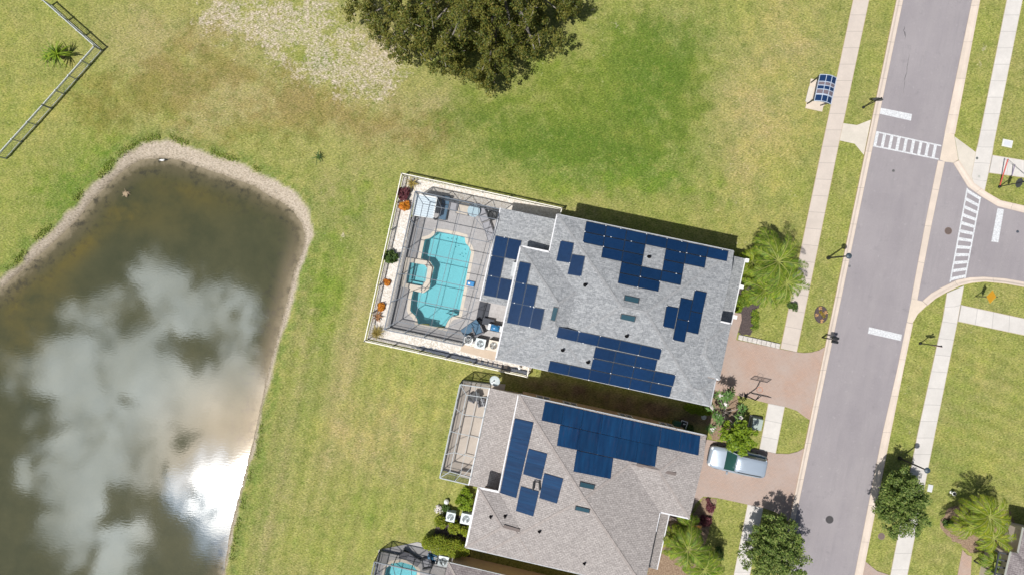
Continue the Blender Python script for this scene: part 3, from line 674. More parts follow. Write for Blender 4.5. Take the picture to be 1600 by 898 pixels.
# ---------------------------------------------------------------- houses
def d2(p, a, b_):
    e = Vector((b_[0] - a[0], b_[1] - a[1])); q = Vector((p[0] - a[0], p[1] - a[1]))
    return (e.x * q.y - e.y * q.x) / e.length
class Hip:
    def __init__(s, px, ze, pitch, cut=None):          # px corners NW NE SE SW seen at the eave height; cut = rake length at the north east corner (m)
        s.c = [P(u, v, ze) for u, v in px]; s.ze = ze; s.p = pitch; s.cut = cut; s.e3 = None
        if cut:
            c = s.c; l01 = (c[1] - c[0]).length; l12 = (c[2] - c[1]).length; w = min(l01, l12)
            a, b_ = ((c[0] + c[3]) / 2, (c[1] + c[2]) / 2) if l01 >= l12 else ((c[0] + c[1]) / 2, (c[3] + c[2]) / 2)
            d = (b_ - a).normalized(); r2 = b_ - d * w / 2 if l01 >= l12 else (b_ - d * w / 2); r2 = Vector((r2.x, r2.y, ze + pitch * w / 2))
            k = c[1] + (c[2] - c[1]).normalized() * cut; k.z = ze + pitch * cut; s.kp = k; s.e3 = (k, (c[2] - k).cross(r2 - k))
    def z(s, p):
        ds = [-d2(p, s.c[i], s.c[(i + 1) % 4]) for i in range(4)]
        if not s.cut: return s.ze + s.p * min(ds)
        if ds[1] < -.02: return s.ze - 1
        zz = s.ze + s.p * min(ds[0], ds[2], ds[3])
        if ds[0] >= s.cut: k, n_ = s.e3; zz = min(zz, k.z - (n_.x * (p[0] - k.x) + n_.y * (p[1] - k.y)) / n_.z)
        return zz
    def mesh(s, mb, mi=0, ms=1):
        c = s.c; l01 = (c[1] - c[0]).length; l12 = (c[2] - c[1]).length
        if l01 >= l12: a, b_ = (c[0] + c[3]) / 2, (c[1] + c[2]) / 2; w = l12
        else: a, b_ = (c[0] + c[1]) / 2, (c[3] + c[2]) / 2; w = l01
        d = (b_ - a).normalized(); r1 = a + d * w / 2; r2 = b_ - d * w / 2
        if (r2 - r1).dot(d) < .02: r1 = r2 = (a + b_) / 2
        zr = s.ze + s.p * w / 2; r1 = Vector((r1.x, r1.y, zr)); r2 = Vector((r2.x, r2.y, zr + .001)) + d * .01
        V_ = c + [r1, r2]
        if l01 >= l12: fs = [(0, 3, 4), (1, 0, 4, 5), (2, 1, 5), (3, 2, 5, 4)]
        else: fs = [(1, 0, 4), (2, 1, 4, 5), (3, 2, 5), (0, 3, 5, 4)]
        if s.cut:
            V_ = V_ + [s.kp]; fs = [(0, 3, 4), (6, 1, 0, 4, 5), (2, 6, 5), (3, 2, 5, 4)] if l01 >= l12 else [(6, 1, 0, 4), (6, 4, 5, 2), (3, 2, 5), (0, 3, 5, 4)]
            mb.add([c[1], s.kp, c[2]], [(0, 1, 2)], ms)
        mb.add(V_, fs, mi)
        lo = [Vector((p.x, p.y, s.ze - .2)) for p in c]
        mb.add(c + lo, [(0, 1, 5, 4), (1, 2, 6, 5), (2, 3, 7, 6), (3, 0, 4, 7), (4, 5, 6, 7)], ms)
        caps.append((r1, r2, c, l01 >= l12))
caps = []
def inset(px, ze, d):
    c = [P(u, v, ze) for u, v in px]; ce = sum(c, Vector()) / 4; out = []
    for i in range(4):
        e1 = (c[(i + 1) % 4] - c[i]).normalized(); e2 = (c[(i - 1) % 4] - c[i]).normalized(); out.append(c[i] + (e1 + e2) * d)
    return out
def gutter(house, a, b_, z, w=.13):
    mb = MB(); A = P(*a, z); B = P(*b_, z); d = (B - A).normalized(); nrm = Vector((d.y, -d.x, 0))
    mb.beam(A + Vector((0, 0, -.06)), B + Vector((0, 0, -.06)), w, .12)
    mb.build('gutter', gutter_m if w > .125 else gutter_g, house)
def window(house, c, dirv, w, h, z, grid=False):
    """c on wall plane, dirv outward normal"""
    n_ = dirv.normalized(); s_ = Vector((-n_.y, n_.x, 0)); c = Vector((c.x, c.y, 0))
    f = MB(); 
    for a_, b_ in ((-1, 1),):
        for zz in (z, z + h): f.beam(c + s_ * (-w / 2 - .05) + n_ * .03 + Vector((0, 0, zz)), c + s_ * (w / 2 + .05) + n_ * .03 + Vector((0, 0, zz)), .1, .1)
    for q in (-1, 0, 1) if w > .9 else (-1, 1): f.beam(c + s_ * (q * w / 2) + n_ * .03 + Vector((0, 0, z + .05)), c + s_ * (q * w / 2) + n_ * .03 + Vector((0, 0, z + h - .05)), .08, .08)
    wo_ = f.build('window', white, house)
    g_ = MB(); p = [c + s_ * q * w / 2 + n_ * .012 + Vector((0, 0, zz)) for q, zz in ((-1, z), (1, z), (1, z + h), (-1, z + h))]
    g_.add(p, [(0, 1, 2, 3)]); g_.build('pane', glassdark, wo_)
def walls(house, rects, ze, mat, ins=.5):
    mb = MB()
    for i, r in enumerate(rects):
        c = inset(r, ze, ins); mb.prism([(p.x, p.y) for p in c], -.1, ze - .2 - .004 * i)
    mb.build('wall', mat, house)
def wall_windows(house, r, ze, side, ts, w=1.3, h=1.4, zs=(.9, 3.7), ins=.5):
    c = inset(r, ze, ins); a, b_ = c[side], c[(side + 1) % 4]; e = (b_ - a).normalized(); n_ = Vector((-e.y, e.x, 0))
    for t_ in ts:
        for z in zs: window(house, a.lerp(b_, t_), n_, w, h, z)
def ridge_caps(house, hips, mat):
    mb = MB()
    for hp in hips:
        c = hp.c; l01 = (c[1] - c[0]).length; l12 = (c[2] - c[1]).length; w = min(l01, l12)
        if l01 >= l12: a, b_ = (c[0] + c[3]) / 2, (c[1] + c[2]) / 2
        else: a, b_ = (c[0] + c[1]) / 2, (c[3] + c[2]) / 2
        d = (b_ - a).normalized(); zr = hp.ze + hp.p * w / 2; r1 = a + d * w / 2; r2 = b_ - d * w / 2
        r1 = Vector((r1.x, r1.y, zr)); r2 = Vector((r2.x, r2.y, zr))
        prs = [(r1, r2)] + ([(c[0], r1), (c[3], r1), (c[1], r2), (c[2], r2)] if l01 >= l12 else [(c[0], r1), (c[1], r1), (c[2], r2), (c[3], r2)])
        for p, q in prs:
            n = max(1, int((q - p).length / .35))
            for i in range(n):
                s_ = p.lerp(q, i / n); e_ = p.lerp(q, (i + 1) / n); m_ = (s_ + e_) / 2
                zmax = max(h_.z(m_) for h_ in hips)
                if m_.z >= zmax - .04 and abs(m_.z - zmax) < .05: mb.beam(s_ + Vector((0, 0, .004)), e_ + Vector((0, 0, .008)), .17, .03)
    if mb.v: mb.build('ridge_cap', mat, house)

pv_cell = M('solar_cells', (.004, .022, .075), .22, spec=.35); pvt = NT(pv_cell.node_tree); pb = pv_cell.node_tree.nodes['Principled BSDF']
v = rotpos(pvt); vv = pvt.n('ShaderNodeMapping', inp={'Vector': v, 'Scale': (1, 1, 1)}).outputs[0]
br = pvt.n('ShaderNodeTexBrick', offset=0.0, inp={'Vector': vv, 'Scale': 1.0, 'Mortar Size': .004, 'Brick Width': .16, 'Row Height': .16, 'Color1': (.005, .024, .070, 1), 'Color2': (.007, .031, .086, 1), 'Mortar': (.012, .034, .09, 1)})
cl = pvt.mix(pvt.rng(pvt.noise(v, .5, 4, .6), .35, .65, 0, .6), br.outputs[0], (.007, .032, .10)); ori = pvt.n('ShaderNodeObjectInfo').outputs['Random']; cl = pvt.mix(pvt.rng(ori, 0, 1, 0, .35), cl, (.003, .012, .036)); pvt.nt.links.new(cl, pb.inputs['Base Color'])
pv_frame = M('panel_frame', (.03, .05, .09), .35, .5); clip_m = M('panel_clip', (.70, .72, .75), .35, .3)
heat_m = M('heater_mat', (.006, .03, .10), .6, spec=.12); ht = NT(heat_m.node_tree); hb = heat_m.node_tree.nodes['Principled BSDF']
def streaks(t, b, sc):
    v = rotpos(t); s_ = t.n('ShaderNodeMapping', inp={'Vector': v, 'Scale': sc}).outputs[0]
    c = t.mix(t.rng(t.noise(s_, 1.0, 5, .7), .3, .7), (.003, .020, .066), (.007, .052, .14))
    c = t.mix(t.rng(t.noise(s_, 2.3, 4, .7), .55, .75, 0, .5), c, (.05, .045, .09)); c = t.mix(t.rng(t.n('ShaderNodeObjectInfo').outputs['Random'], 0, 1, 0, .4), c, (.002, .018, .05)); t.nt.links.new(c, b.inputs['Base Color'])
streaks(ht, hb, (3.5, .25, 1))
heat_m2 = M('heater_mat_across', (.006, .03, .10), .6, spec=.12); streaks(NT(heat_m2.node_tree), heat_m2.node_tree.nodes['Principled BSDF'], (.25, 6, 1))
def on_roof(u, v, zf, off=0.0):
    z = 4.0
    for _ in range(14): p = P(u, v, z); z = zf(p) + off
    return P(u, v, z)
def panel(house, q, zf, name='solar_panel', mats=None, gap=.0, th=.05, off=.11, frame=.028, clips=True):
    c = [on_roof(u, v, zf, off) for u, v in q]
    ce = sum(c, Vector()) / 4; c = [p + (ce - p).normalized() * gap for p in c]
    nrm = (c[1] - c[0]).cross(c[3] - c[0]).normalized()
    if nrm.z < 0: c = c[::-1]; nrm = -nrm
    inn = []
    for i in range(4):
        e1 = (c[(i + 1) % 4] - c[i]).normalized(); e2 = (c[(i - 1) % 4] - c[i]).normalized(); inn.append(c[i] + (e1 + e2) * frame)
    mb = MB(); lo = [p - nrm * th for p in c]
    mb.add(c + inn, [(i, (i + 1) % 4, 4 + (i + 1) % 4, 4 + i) for i in range(4)], 1); mb.add(inn, [(0, 1, 2, 3)], 0)
    mb.add(c + lo, [(4 + i, 4 + (i + 1) % 4, (i + 1) % 4, i) for i in range(4)] + [(7, 6, 5, 4)], 1)
    if clips:
        for i in (0, 2):
            if rnd.random() < .4:
                p = c[i].lerp(c[(i + 1) % 4], rnd.choice([.02, .98, .3])); mb.box((p.x, p.y, p.z), .07, .06, .02, ANG, mi=2)
    return mb.build(name, mats or [pv_cell, pv_frame, clip_m], house)
def grid_panels(house, o, c, r, cells, zf, gi=.006, gj=.03, **k):
    for (i, j) in cells:
        q = [(o[0] + a_ * c[0] + b_ * r[0], o[1] + a_ * c[1] + b_ * r[1]) for a_, b_ in ((i + gi, j + gj), (i + 1 - gi, j + gj), (i + 1 - gi, j + 1 - gj), (i + gi, j + 1 - gj))]
        panel(house, q, zf, **k)
def skylight(house, q, zf):
    c = [on_roof(u, v, zf, .12) for u, v in q]; nrm = (c[1] - c[0]).cross(c[3] - c[0]).normalized()
    if nrm.z < 0: c = c[::-1]
    ce = sum(c, Vector()) / 4; inn = [p.lerp(ce, .1) for p in c]; lo = [p - Vector((0, 0, .18)) for p in c]
    mb = MB(); mb.add(c + inn, [(i, (i + 1) % 4, 4 + (i + 1) % 4, 4 + i) for i in range(4)]); mb.add(c + lo, [(4 + i, 4 + (i + 1) % 4, (i + 1) % 4, i) for i in range(4)])
    s_ = mb.build('skylight', bronze, house); g_ = MB(); g_.add(inn, [(0, 1, 2, 3)]); g_.build('pane', skyg, s_)
skyg = M('skylight_glass', (.03, .075, .10), .12, spec=.8)
ventm = M('vent_black', (.006, .006, .007), .9, spec=.1)
def vent(house, u, v, zf, r=.09, h=.35):
    p = on_roof(u, v, zf, 0); mb = MB(); mb.lathe((p.x, p.y, p.z - .05), [(r * 2, 0), (r * 1.8, .06), (r, .07), (r, h), (r * .7, h)], 10); mb.build('roof_vent', ventm, house)
def shed(house, px, z0, slope, mat, name='lower_roof', side=0):
    """px NW NE SE SW; side 0: eave on the west, 1: eave on the east"""
    a, b_ = (P(*px[0], z0), P(*px[3], z0)) if side == 0 else (P(*px[2], z0), P(*px[1], z0))
    zf = lambda p: z0 + slope * d2(p, a, b_) if side == 0 else z0 + slope * d2(p, a, b_)
    c = [on_roof(u, v, zf, 0) for u, v in px]; mb = MB(); lo = [Vector((p.x, p.y, p.z - .18)) for p in c]
    mb.add(c, [(3, 2, 1, 0)], 0); mb.add(c + lo, [(i, (i + 1) % 4, 4 + (i + 1) % 4, 4 + i) for i in range(4)] + [(4, 5, 6, 7)], 1)
    mb.build(name, [mat, white], house); return zf, c

# ---- house 1 (grey roof)
Z1 = 5.6
h1 = thing('house', 'grey roofed two storey house covered in solar panels beside the screened turquoise pool', 'house', P(950, 470))
r1 = [[(871, 335), (1146.5, 392.4), (1096.6, 631), (821.6, 571)], [(813.7, 385), (960, 417), (922, 593), (775, 561)],
      [(1075, 491.5), (1142.5, 506), (1124.5, 592.6), (1057, 578)], [(1060, 580.5), (1118.5, 592.2), (1110, 634.2), (1040, 619)]]
hips1 = [Hip(r1[0], Z1, .30, 1.6), Hip(r1[1], Z1 - .006, .30), Hip(r1[2], Z1 - .012, .30), Hip(r1[3], Z1 - .018, .30)]
mb = MB()
for h_ in hips1: h_.mesh(mb)
mb.build('roof', [roof_grey, white], h1)
zf1 = lambda p: max(h_.z(p) for h_ in hips1)
cap_g = M('grey_ridge_shingle', (.27, .275, .285), .9, var=.2, vscale=6); cap_b = M('brown_ridge_shingle', (.31, .275, .26), .9, var=.2, vscale=6)
ridge_caps(h1, hips1, cap_g)
walls(h1, r1, Z1, stucco_lt)
wall_windows(h1, r1[0], Z1, 0, (.15, .4, .65, .88), zs=(.9, 3.7)); wall_windows(h1, r1[0], Z1, 2, (.2, .5, .8)); wall_windows(h1, r1[1], Z1, 3, (.3, .7), 2.0, 1.9, (.4,)); wall_windows(h1, r1[0], Z1, 1, (.12, .3), 1.4, 1.5)
zw1, cw1 = shed(h1, [(782.5, 325), (884, 346), (856, 492), (750.6, 469.4)], 2.95, .27, roof_grey)
c_ = cw1; mb = MB(); ce = sum(c_, Vector()) / 4
mb.prism([(q.x, q.y) for q in [p.lerp(ce, .08) for p in c_]], -.1, 2.75); mb.build('wall', stucco_lt, h1)
ze1, ce1 = shed(h1, [(1128, 396), (1164, 404), (1142.2, 506), (1106, 498)], 2.9, .25, roof_grey, side=1)
for (u, v) in ((1158, 408), (1150, 448), (1140, 494)): q = P(u, v, 1.3); mb = MB(); mb.box((q.x, q.y, 0), .3, .3, 2.72, ANG); mb.build('porch_column', white, h1)
for a_, b_, z in (((871, 335), (858.7, 394), Z1), ((858.7, 394), (813.7, 385), Z1), ((813.7, 385), (775, 561), Z1), ((782.5, 325), (750.6, 469.4), 2.95), ((1131, 468), (1124, 502.2), Z1), ((1124, 502), (1142.4, 506), Z1), ((1124.3, 592.4), (1118.5, 591.8), Z1), ((1118.5, 592), (1110, 634.5), Z1),
                 ((1164, 404), (1142.2, 506), 2.9), ((871, 335), (1146.5, 392.4), Z1), ((775, 561), (1110, 634.5), Z1)):
    gutter(h1, a_, b_, z, .16 if (b_[0] < 860 or 1110 < b_[0] < 1143) and a_[1] > 330 and a_ != (775, 561) or z < 3 else .09)
# dark glazed slot in the lower roof beside the upper wall is the wall's own shade; solar arrays:
grid_panels(h1, (916, 345.5), (31.8, 6.65), (-2.9, 16.75), [(i, 0) for i in range(7)] + [(i, 1) for i in (0, 1, 2, 4, 5)] + [(1, 2), (2, 2), (4, 2), (2, 3), (3, 3), (4, 3), (2, 4), (3, 4)], zf1)
panel(h1, [(876, 376), (896.7, 380), (890.5, 411), (869, 407.5)], zf1); panel(h1, [(894, 397.5), (914, 400.5), (908, 432), (886.5, 428.5)], zf1)
grid_panels(h1, (774, 368), (20.6, 4), (-6.4, 31), [(0, 0), (1, 0), (0, 1), (0, 2), (1, 2)], zw1, gi=.02, gj=.008)
grid_panels(h1, (811.5, 408.5), (18.1, 3.6), (-6.7, 31.8), [(0, 0), (0, 1), (0, 2), (1, 1), (1, 2)], zf1, gi=.02, gj=.004); panel(h1, [(834, 480), (850.8, 483), (844, 515), (827.3, 511)], zf1)
panel(h1, [(1041.7, 477.5), (1060, 481), (1053.5, 513.5), (1036, 510)], zf1)
panel(h1, [(1064.3, 465), (1082.3, 469), (1076, 501), (1058, 497.5)], zf1); panel(h1, [(1057.8, 498), (1075.8, 501.5), (1069.5, 534.5), (1051.3, 530.5)], zf1)
panel(h1, [(1086, 453), (1104.5, 457), (1097.5, 489), (1079.5, 485.5)], zf1); panel(h1, [(1079.2, 486), (1097.4, 489.6), (1091, 522), (1073, 517.8)], zf1)
grid_panels(h1, (873, 510), (32.3, 7), (-4.3, 17.2), [(i, 0) for i in range(5)], zf1)
grid_panels(h1, (930.5, 541.5), (32.3, 6.8), (-4, 17.6), [(0, 0), (1, 0), (2, 0), (0, 1), (1, 1), (2, 1)], zf1)
panel(h1, [(1023.7, 579.5), (1056, 586), (1051.5, 603), (1019.5, 596.5)], zf1)
grid_panels(h1, (859.5, 563), (31.8, 6.8), (-4, 17), [(i, 0) for i in range(6)], zf1)
for q in ([(976, 461), (999.5, 466), (998, 474), (975, 469)], [(970.5, 490), (994, 494.5), (992, 503), (969, 498)], [(865, 478.5), (872.5, 480), (867, 502), (860, 500)]): skylight(h1, q, zf1)
for u, v in ((915, 445), (1014, 402), (879.5, 546), (919, 565), (979.5, 524)): vent(h1, u, v, zf1)
mb = MB(); p = on_roof(803, 421, zw1, 0); mb.box((p.x, p.y, p.z), .35, 1.1, .5, ANG); mb.build('roof_vent', steel, h1)

# ---- house 2 (brown grey roof)
h2 = thing('house', 'brown grey roofed two storey house with blue streaked roof mats behind the parked car', 'house', P(900, 750))
r2 = [[(810.6, 616), (1057.7, 670), (1006.5, 919), (760.8, 862)], [(930, 642), (1103.5, 680), (1077.3, 809.5), (903, 771)], [(747.7, 761.5), (860, 786), (840, 880), (727.6, 854.4)]]
hips2 = [Hip(r2[0], Z1, .30), Hip(r2[1], Z1 - .008, .30, 1.75), Hip(r2[2], Z1 - .016, .30)]
mb = MB()
for h_ in hips2: h_.mesh(mb)
mb.build('roof', [roof_brown, white], h2)
zf2 = lambda p: max(h_.z(p) for h_ in hips2)
ridge_caps(h2, hips2, cap_b)
walls(h2, r2, Z1, stucco_tan)
wall_windows(h2, r2[1], Z1, 0, (.35, .8), 1.1, 1.2); wall_windows(h2, r2[1], Z1, 1, (.5,), 3.0, 1.3, (3.6,)); wall_windows(h2, r2[0], Z1, 0, (.15, .35), 1.1, 1.2); wall_windows(h2, r2[2], Z1, 3, (.3, .7), 1.2, 1.4)
mb = MB(); ci = inset(r2[1], Z1, .5); a, b_ = ci[1], ci[2]; n_ = Vector(((b_ - a).y, -(b_ - a).x, 0)).normalized() * -1
e = (b_ - a).normalized(); n_ = Vector((-e.y, e.x, 0)); q = a.lerp(b_, .5) + n_ * .04; q.z = 0
for k in range(4): mb.beam(q - e * 2.4 + Vector((0, 0, .32 + .55 * k)), q + e * 2.4 + Vector((0, 0, .32 + .55 * k)), .06, .5)
mb.build('garage_door', white, h2)
zw2, cw2 = shed(h2, [(765.5, 606), (822, 618), (789, 770), (733, 757.3)], 2.9, .24, roof_brown)
mb = MB(); ce = sum(cw2, Vector()) / 4; mb.prism([(q.x, q.y) for q in [p.lerp(ce, .1) for p in cw2]], -.1, 2.7); mb.build('wall', stucco_lt, h2)
shed(h2, [(1024, 799), (1045, 803.6), (1026, 889), (1005, 884)], 3.0, .3, roof_brown, side=1)
for a_, b_, z in (((810.6, 616), (780, 767), Z1), ((747.7, 761.5), (780, 768), Z1), ((747.7, 761.5), (727.6, 854.4), Z1), ((765.5, 606), (733, 757.3), 2.9), ((810.6, 616), (1103.5, 680), Z1), ((1077.3, 809.5), (1030.8, 799), Z1), ((1030.8, 799), (1024, 830), Z1),
                  ((1045, 803.6), (1026, 889), 3.0), ((727.6, 854.4), (1006, 919), Z1)):
    gutter(h2, a_, b_, z, .15 if (b_[0] < 790 or a_[0] > 1010) and a_ != (727.6, 854.4) else .11)
def mat_rows(q, n, zf, mats, along=0):
    a, b_, c_, d = q
    for i in range(n):
        t0, t1 = i / n + .0008, (i + 1) / n - .0008
        if along == 0: qq = [lerp2(a, b_, t0), lerp2(a, b_, t1), lerp2(d, c_, t1), lerp2(d, c_, t0)]
        else: qq = [lerp2(a, d, t0), lerp2(b_, c_, t0), lerp2(b_, c_, t1), lerp2(a, d, t1)]
        panel(h2, qq, zf, mats=mats, frame=.02, clips=False, th=.03, off=.08)
hm = [heat_m, heat_m, clip_m]; hm2 = [heat_m2, heat_m2, clip_m]
mat_rows([(851.5, 627), (1094.5, 681), (1091.5, 711), (846, 656)], 8, zf2, hm)
mat_rows([(875, 663.6), (1027.5, 697), (1023.5, 728.5), (870, 695.5)], 5, zf2, hm)
mat_rows([(901, 703.3), (958, 715.6), (954, 747.5), (896, 736)], 2, zf2, hm)
mat_rows([(804.5, 653), (833.5, 659.5), (806.3, 777.5), (781, 769.5)], 4, zf2, hm2, 1)
for q in ([(826, 700.6), (855, 708.3), (845.6, 748.5), (817.3, 740)], [(850.3, 738.7), (880, 747.5), (870, 786), (842.5, 777.5)], [(813.7, 759), (842, 767.5), (833, 806), (806, 797.5)]): mat_rows(q, 2, zf2, hm2, 1)
for q in ([(906.5, 752), (930, 757.5), (928, 764.5), (905, 759.5)], [(899.5, 790), (922, 795.3), (921, 801), (898, 796)]): skylight(h2, q, zf2)
for u, v in ((842.5, 829), (913, 879), (767, 806.5), (843, 829), (789, 806)): vent(h2, u, v, zf2, .07)
mb = MB(); p = on_roof(838, 757, zf2, 0); mb.tube([p + Vector((-.25, -.3, 0)), p + Vector((-.25, -.3, .2)), p + Vector((-.2, .3, .25)), p + Vector((.2, .3, .25)), p + Vector((.25, -.3, .2)), p + Vector((.25, -.3, 0))], .07, 8); mb.build('vent_hood', black, h2)
for a_, b_ in (((787, 821), (812, 828)), ((995, 725), (1056, 740)), ((800.5, 825), (801, 825))):
    mb = MB(); A = on_roof(*a_, zf2, .04); B = on_roof(*b_, zf2, .04)
    if (B - A).length > .5: mb.beam(A, B, .22, .12); mb.build('ridge_vent', M('vent_brown', (.16, .13, .12), .8), h2)

# ---- house 3 and house 4 at the edges of the frame
h3 = thing('house', 'mauve grey roofed house at the bottom edge south of the long clipped hedge', 'house', P(800, 930))
r3 = [[(700, 878), (985, 944), (940, 1150), (652, 1084)]]
hp3 = Hip(r3[0], 2.9, .36); mb = MB(); hp3.mesh(mb); mb.build('roof', [roof_mauve, white], h3); walls(h3, r3, 2.9, stucco_tan, .35)
wall_windows(h3, r3[0], 2.9, 0, (.3, .6), zs=(.9,)); gutter(h3, (700, 878), (985, 944), 2.9, .1); ridge_caps(h3, [hp3], cap_b)
h4 = thing('house', 'single storey house with a grey roof cut off by the bottom right corner', 'house', P(1640, 900))
r4 = [[(1600, 824), (1780, 864), (1750, 1020), (1567, 980)], [(1580.5, 861.5), (1630, 872), (1606, 990), (1553, 978)]]
hips4 = [Hip(r4[0], 3.2, .36), Hip(r4[1], 3.19, .36)]; mb = MB()
for h_ in hips4: h_.mesh(mb)
mb.build('roof', [roof_mauve, white], h4); walls(h4, r4, 3.2, stucco_lt, .35); wall_windows(h4, r4[1], 3.2, 3, (.12, .3), 1.3, 1.5, (.8,), .35); wall_windows(h4, r4[0], 3.2, 3, (.12,), 1.3, 1.5, (.8,), .35)
mb = MB(); q = P(1564, 893); mb.box((q.x, q.y, -.01), 1.6, 4.2, .09, ANG); mb.build('entry_slab', conc_pad, h4)
mb = MB()
for k in range(4): A = P(1561 - k * 1.6, 862 + k * 11, 2.5); B = P(1580 - k * 2.2, 866 + k * 11, 2.6); mb.beam(A, B, .1)
mb.beam(P(1561, 862, 2.5), P(1554, 898, 2.5), .1); 
for k in (0, 3): A = P(1561 - k * 2, 862 + k * 11, 2.5); mb.beam((A.x, A.y, 0), A, .1)
mb.build('porch_frame', bronze, h4)
# ---------------------------------------------------------------- pools, screened cages, yard
plaster = M('pool_plaster', (.37, .61, .63), .6, var=.10, vscale=30, bump=.2, bscale=12)
coping = M('pool_coping', (.62, .555, .47), .8, var=.07, vscale=3)
tile = M('pool_tile', (.05, .24, .27), .3)
pw = bpy.data.materials.new('pool_water'); pw.use_nodes = True; t = NT(pw.node_tree); o_ = pw.node_tree.nodes['Material Output']
tr = t.n('ShaderNodeBsdfTransparent', inp={0: (.61, .855, .895, 1)}); gs = t.n('ShaderNodeBsdfGlossy', inp={'Roughness': .03})
geo = t.n('ShaderNodeNewGeometry').outputs['Position']
bn = t.n('ShaderNodeBump', inp={'Strength': .3, 'Distance': .03, 'Height': t.noise(geo, 2.5, 3, .6)}); t.nt.links.new(bn.outputs[0], gs.inputs['Normal'])
fr = t.n('ShaderNodeFresnel', inp={'IOR': 1.33}); mx = t.n('ShaderNodeMixShader', inp={0: fr.outputs[0]})
for a_, b_, i in ((tr, mx, 1), (gs, mx, 2), (mx, o_, 0)): t.nt.links.new(a_.outputs[0], b_.inputs[i])
deck_m = pavers('deck_pavers', (.35, .335, .335), (.42, .405, .405), (.40, .39, .395), .3, .3, .006)
grav = M('shell_gravel', (.5, .45, .4), .95); t = NT(grav.node_tree); b = grav.node_tree.nodes['Principled BSDF']
v = rotpos(t); vo = t.n('ShaderNodeTexVoronoi', inp={'Vector': v, 'Scale': 11.0}).outputs['Color']; vf = t.n('ShaderNodeSeparateColor', inp={0: vo}).outputs[0]
c = t.mix(t.rng(vf, .05, .95), (.47, .42, .36), (.72, .69, .65)); c = t.mix(t.rng(t.noise(v, .6, 4, .6), .45, .65, 0, .5), c, (.66, .63, .60)); c = t.mix(t.rng(t.noise(v, 3.5, 4, .7), .58, .7, 0, .55), c, (.42, .32, .22))
t.nt.links.new(c, b.inputs['Base Color'])
def offset_loop(pts, d):
    n = len(pts); ar = sum(pts[i][0] * pts[(i + 1) % n][1] - pts[(i + 1) % n][0] * pts[i][1] for i in range(n)); sg = 1 if ar > 0 else -1
    out = []
    for i in range(n):
        a, b_, c_ = Vector(pts[i - 1][:2]), Vector(pts[i][:2]), Vector(pts[(i + 1) % n][:2])
        e1 = (b_ - a).normalized(); e2 = (c_ - b_).normalized(); n1_ = Vector((e1.y, -e1.x)) * sg; n2_ = Vector((e2.y, -e2.x)) * sg
        m_ = (n1_ + n2_); m_ = m_ / max(m_.length, 1e-3); k = min(1 / max(.4, m_.dot(n1_)), 1.6); q = b_ + m_ * d * k; out.append(Vector((q.x, q.y, 0)))
    return out
def ring(mb, a, b_, z, mi=0):
    n = len(a); vs = [(p.x, p.y, z) for p in a] + [(p.x, p.y, z) for p in b_]
    fs = []
    for i in range(n):
        j = (i + 1) % n; f = (i, j, n + j, n + i); A, B, C_ = [Vector(vs[q]) for q in f[:3]]
        fs.append(f if (B - A).cross(C_ - A).z > 0 else f[::-1])
    mb.add(vs, fs, mi)
def tri_poly(pts, z):
    tri = tessellate_polygon([[Vector((p.x, p.y, 0)) for p in pts]]); vs = [(p.x, p.y, z) for p in pts]; fs = []
    for q in tri:
        A, B, C_ = [Vector(vs[i]) for i in q]; fs.append(tuple(q) if (B - A).cross(C_ - A).z > 0 else (q[0], q[2], q[1]))
    return vs, fs
def pool(th, pts, ztop, zwater, zfloor, water_name='water', basin='basin', cw=.26, hdeck=.05):
    mb = MB(); n = len(pts)
    vs, fs = tri_poly(pts, zfloor); mb.add(vs, fs, 0)
    mb.add([(p.x, p.y, zfloor) for p in pts] + [(p.x, p.y, zwater - .12) for p in pts], [(i, (i + 1) % n, n + (i + 1) % n, n + i) for i in range(n)], 0)
    mb.add([(p.x, p.y, zwater - .12) for p in pts] + [(p.x, p.y, ztop) for p in pts], [(i, (i + 1) % n, n + (i + 1) % n, n + i) for i in range(n)], 1)
    mb.build(basin, [plaster, tile], th)
    vs, fs = tri_poly(pts, zwater); MB().add(vs, fs).build(water_name, pw, th)
pool_px = [(682.5, 362.5), (699, 364.5), (714, 367.5), (726, 371), (727.5, 380), (733, 386), (736, 394), (731, 420), (722.5, 464), (717, 492), (708.7, 493.5), (703, 497), (699, 503), (695, 512.5), (674, 509), (653, 505),
           (652, 499), (648, 492), (642.5, 487), (641, 484), (643, 465), (645.6, 453.9), (661, 457.6), (663.5, 456.5), (671, 450.5), (674, 434), (678, 418), (676.5, 415.5), (671.5, 408), (668, 406.8), (657.6, 404.5), (663.7, 374.5), (671, 372.7), (677, 368.5)]
spa_px = [(640.5, 410), (664, 414), (668.6, 420), (665.5, 439), (659.5, 447), (635.2, 442.3)]
pp = PX(pool_px); sp = PX(spa_px)
deck_px = [(652, 303.5), (781, 329), (795, 332), (795, 480), (783, 556), (778, 560), (722, 548), (722, 533.5), (604.5, 509.5)]
sheet('gravel_yard', PX([(631.5, 276), (875, 327), (873, 345), (880, 480), (826, 584), (574, 528.5)]), .018, grav, [PX([(646, 318), (760, 342), (735, 528), (612, 503)])])
sheet('pool_deck', PX([(652.5, 303.5), (795, 332), (795, 480), (788, 545), (723, 533.5), (605, 509.5)]), .055, deck_m, [offset_loop(pp, .02), offset_loop(sp, .02)], thick=.06)
p1 = thing('swimming_pool', 'turquoise swimming pool with scalloped corners and a square spa, under the largest screen cage', 'swimming pool', P(690, 430))
pool(p1, pp, .05, -.06, -1.05); pool(p1, sp, .26, .14, -.45, 'spa_water', 'spa_basin')
mb = MB(); ring(mb, pp, offset_loop(pp, .27), .066); mb.build('coping', coping, p1)
mb = MB(); so_ = offset_loop(sp, .36); ring(mb, sp, so_, .26); n = len(so_)
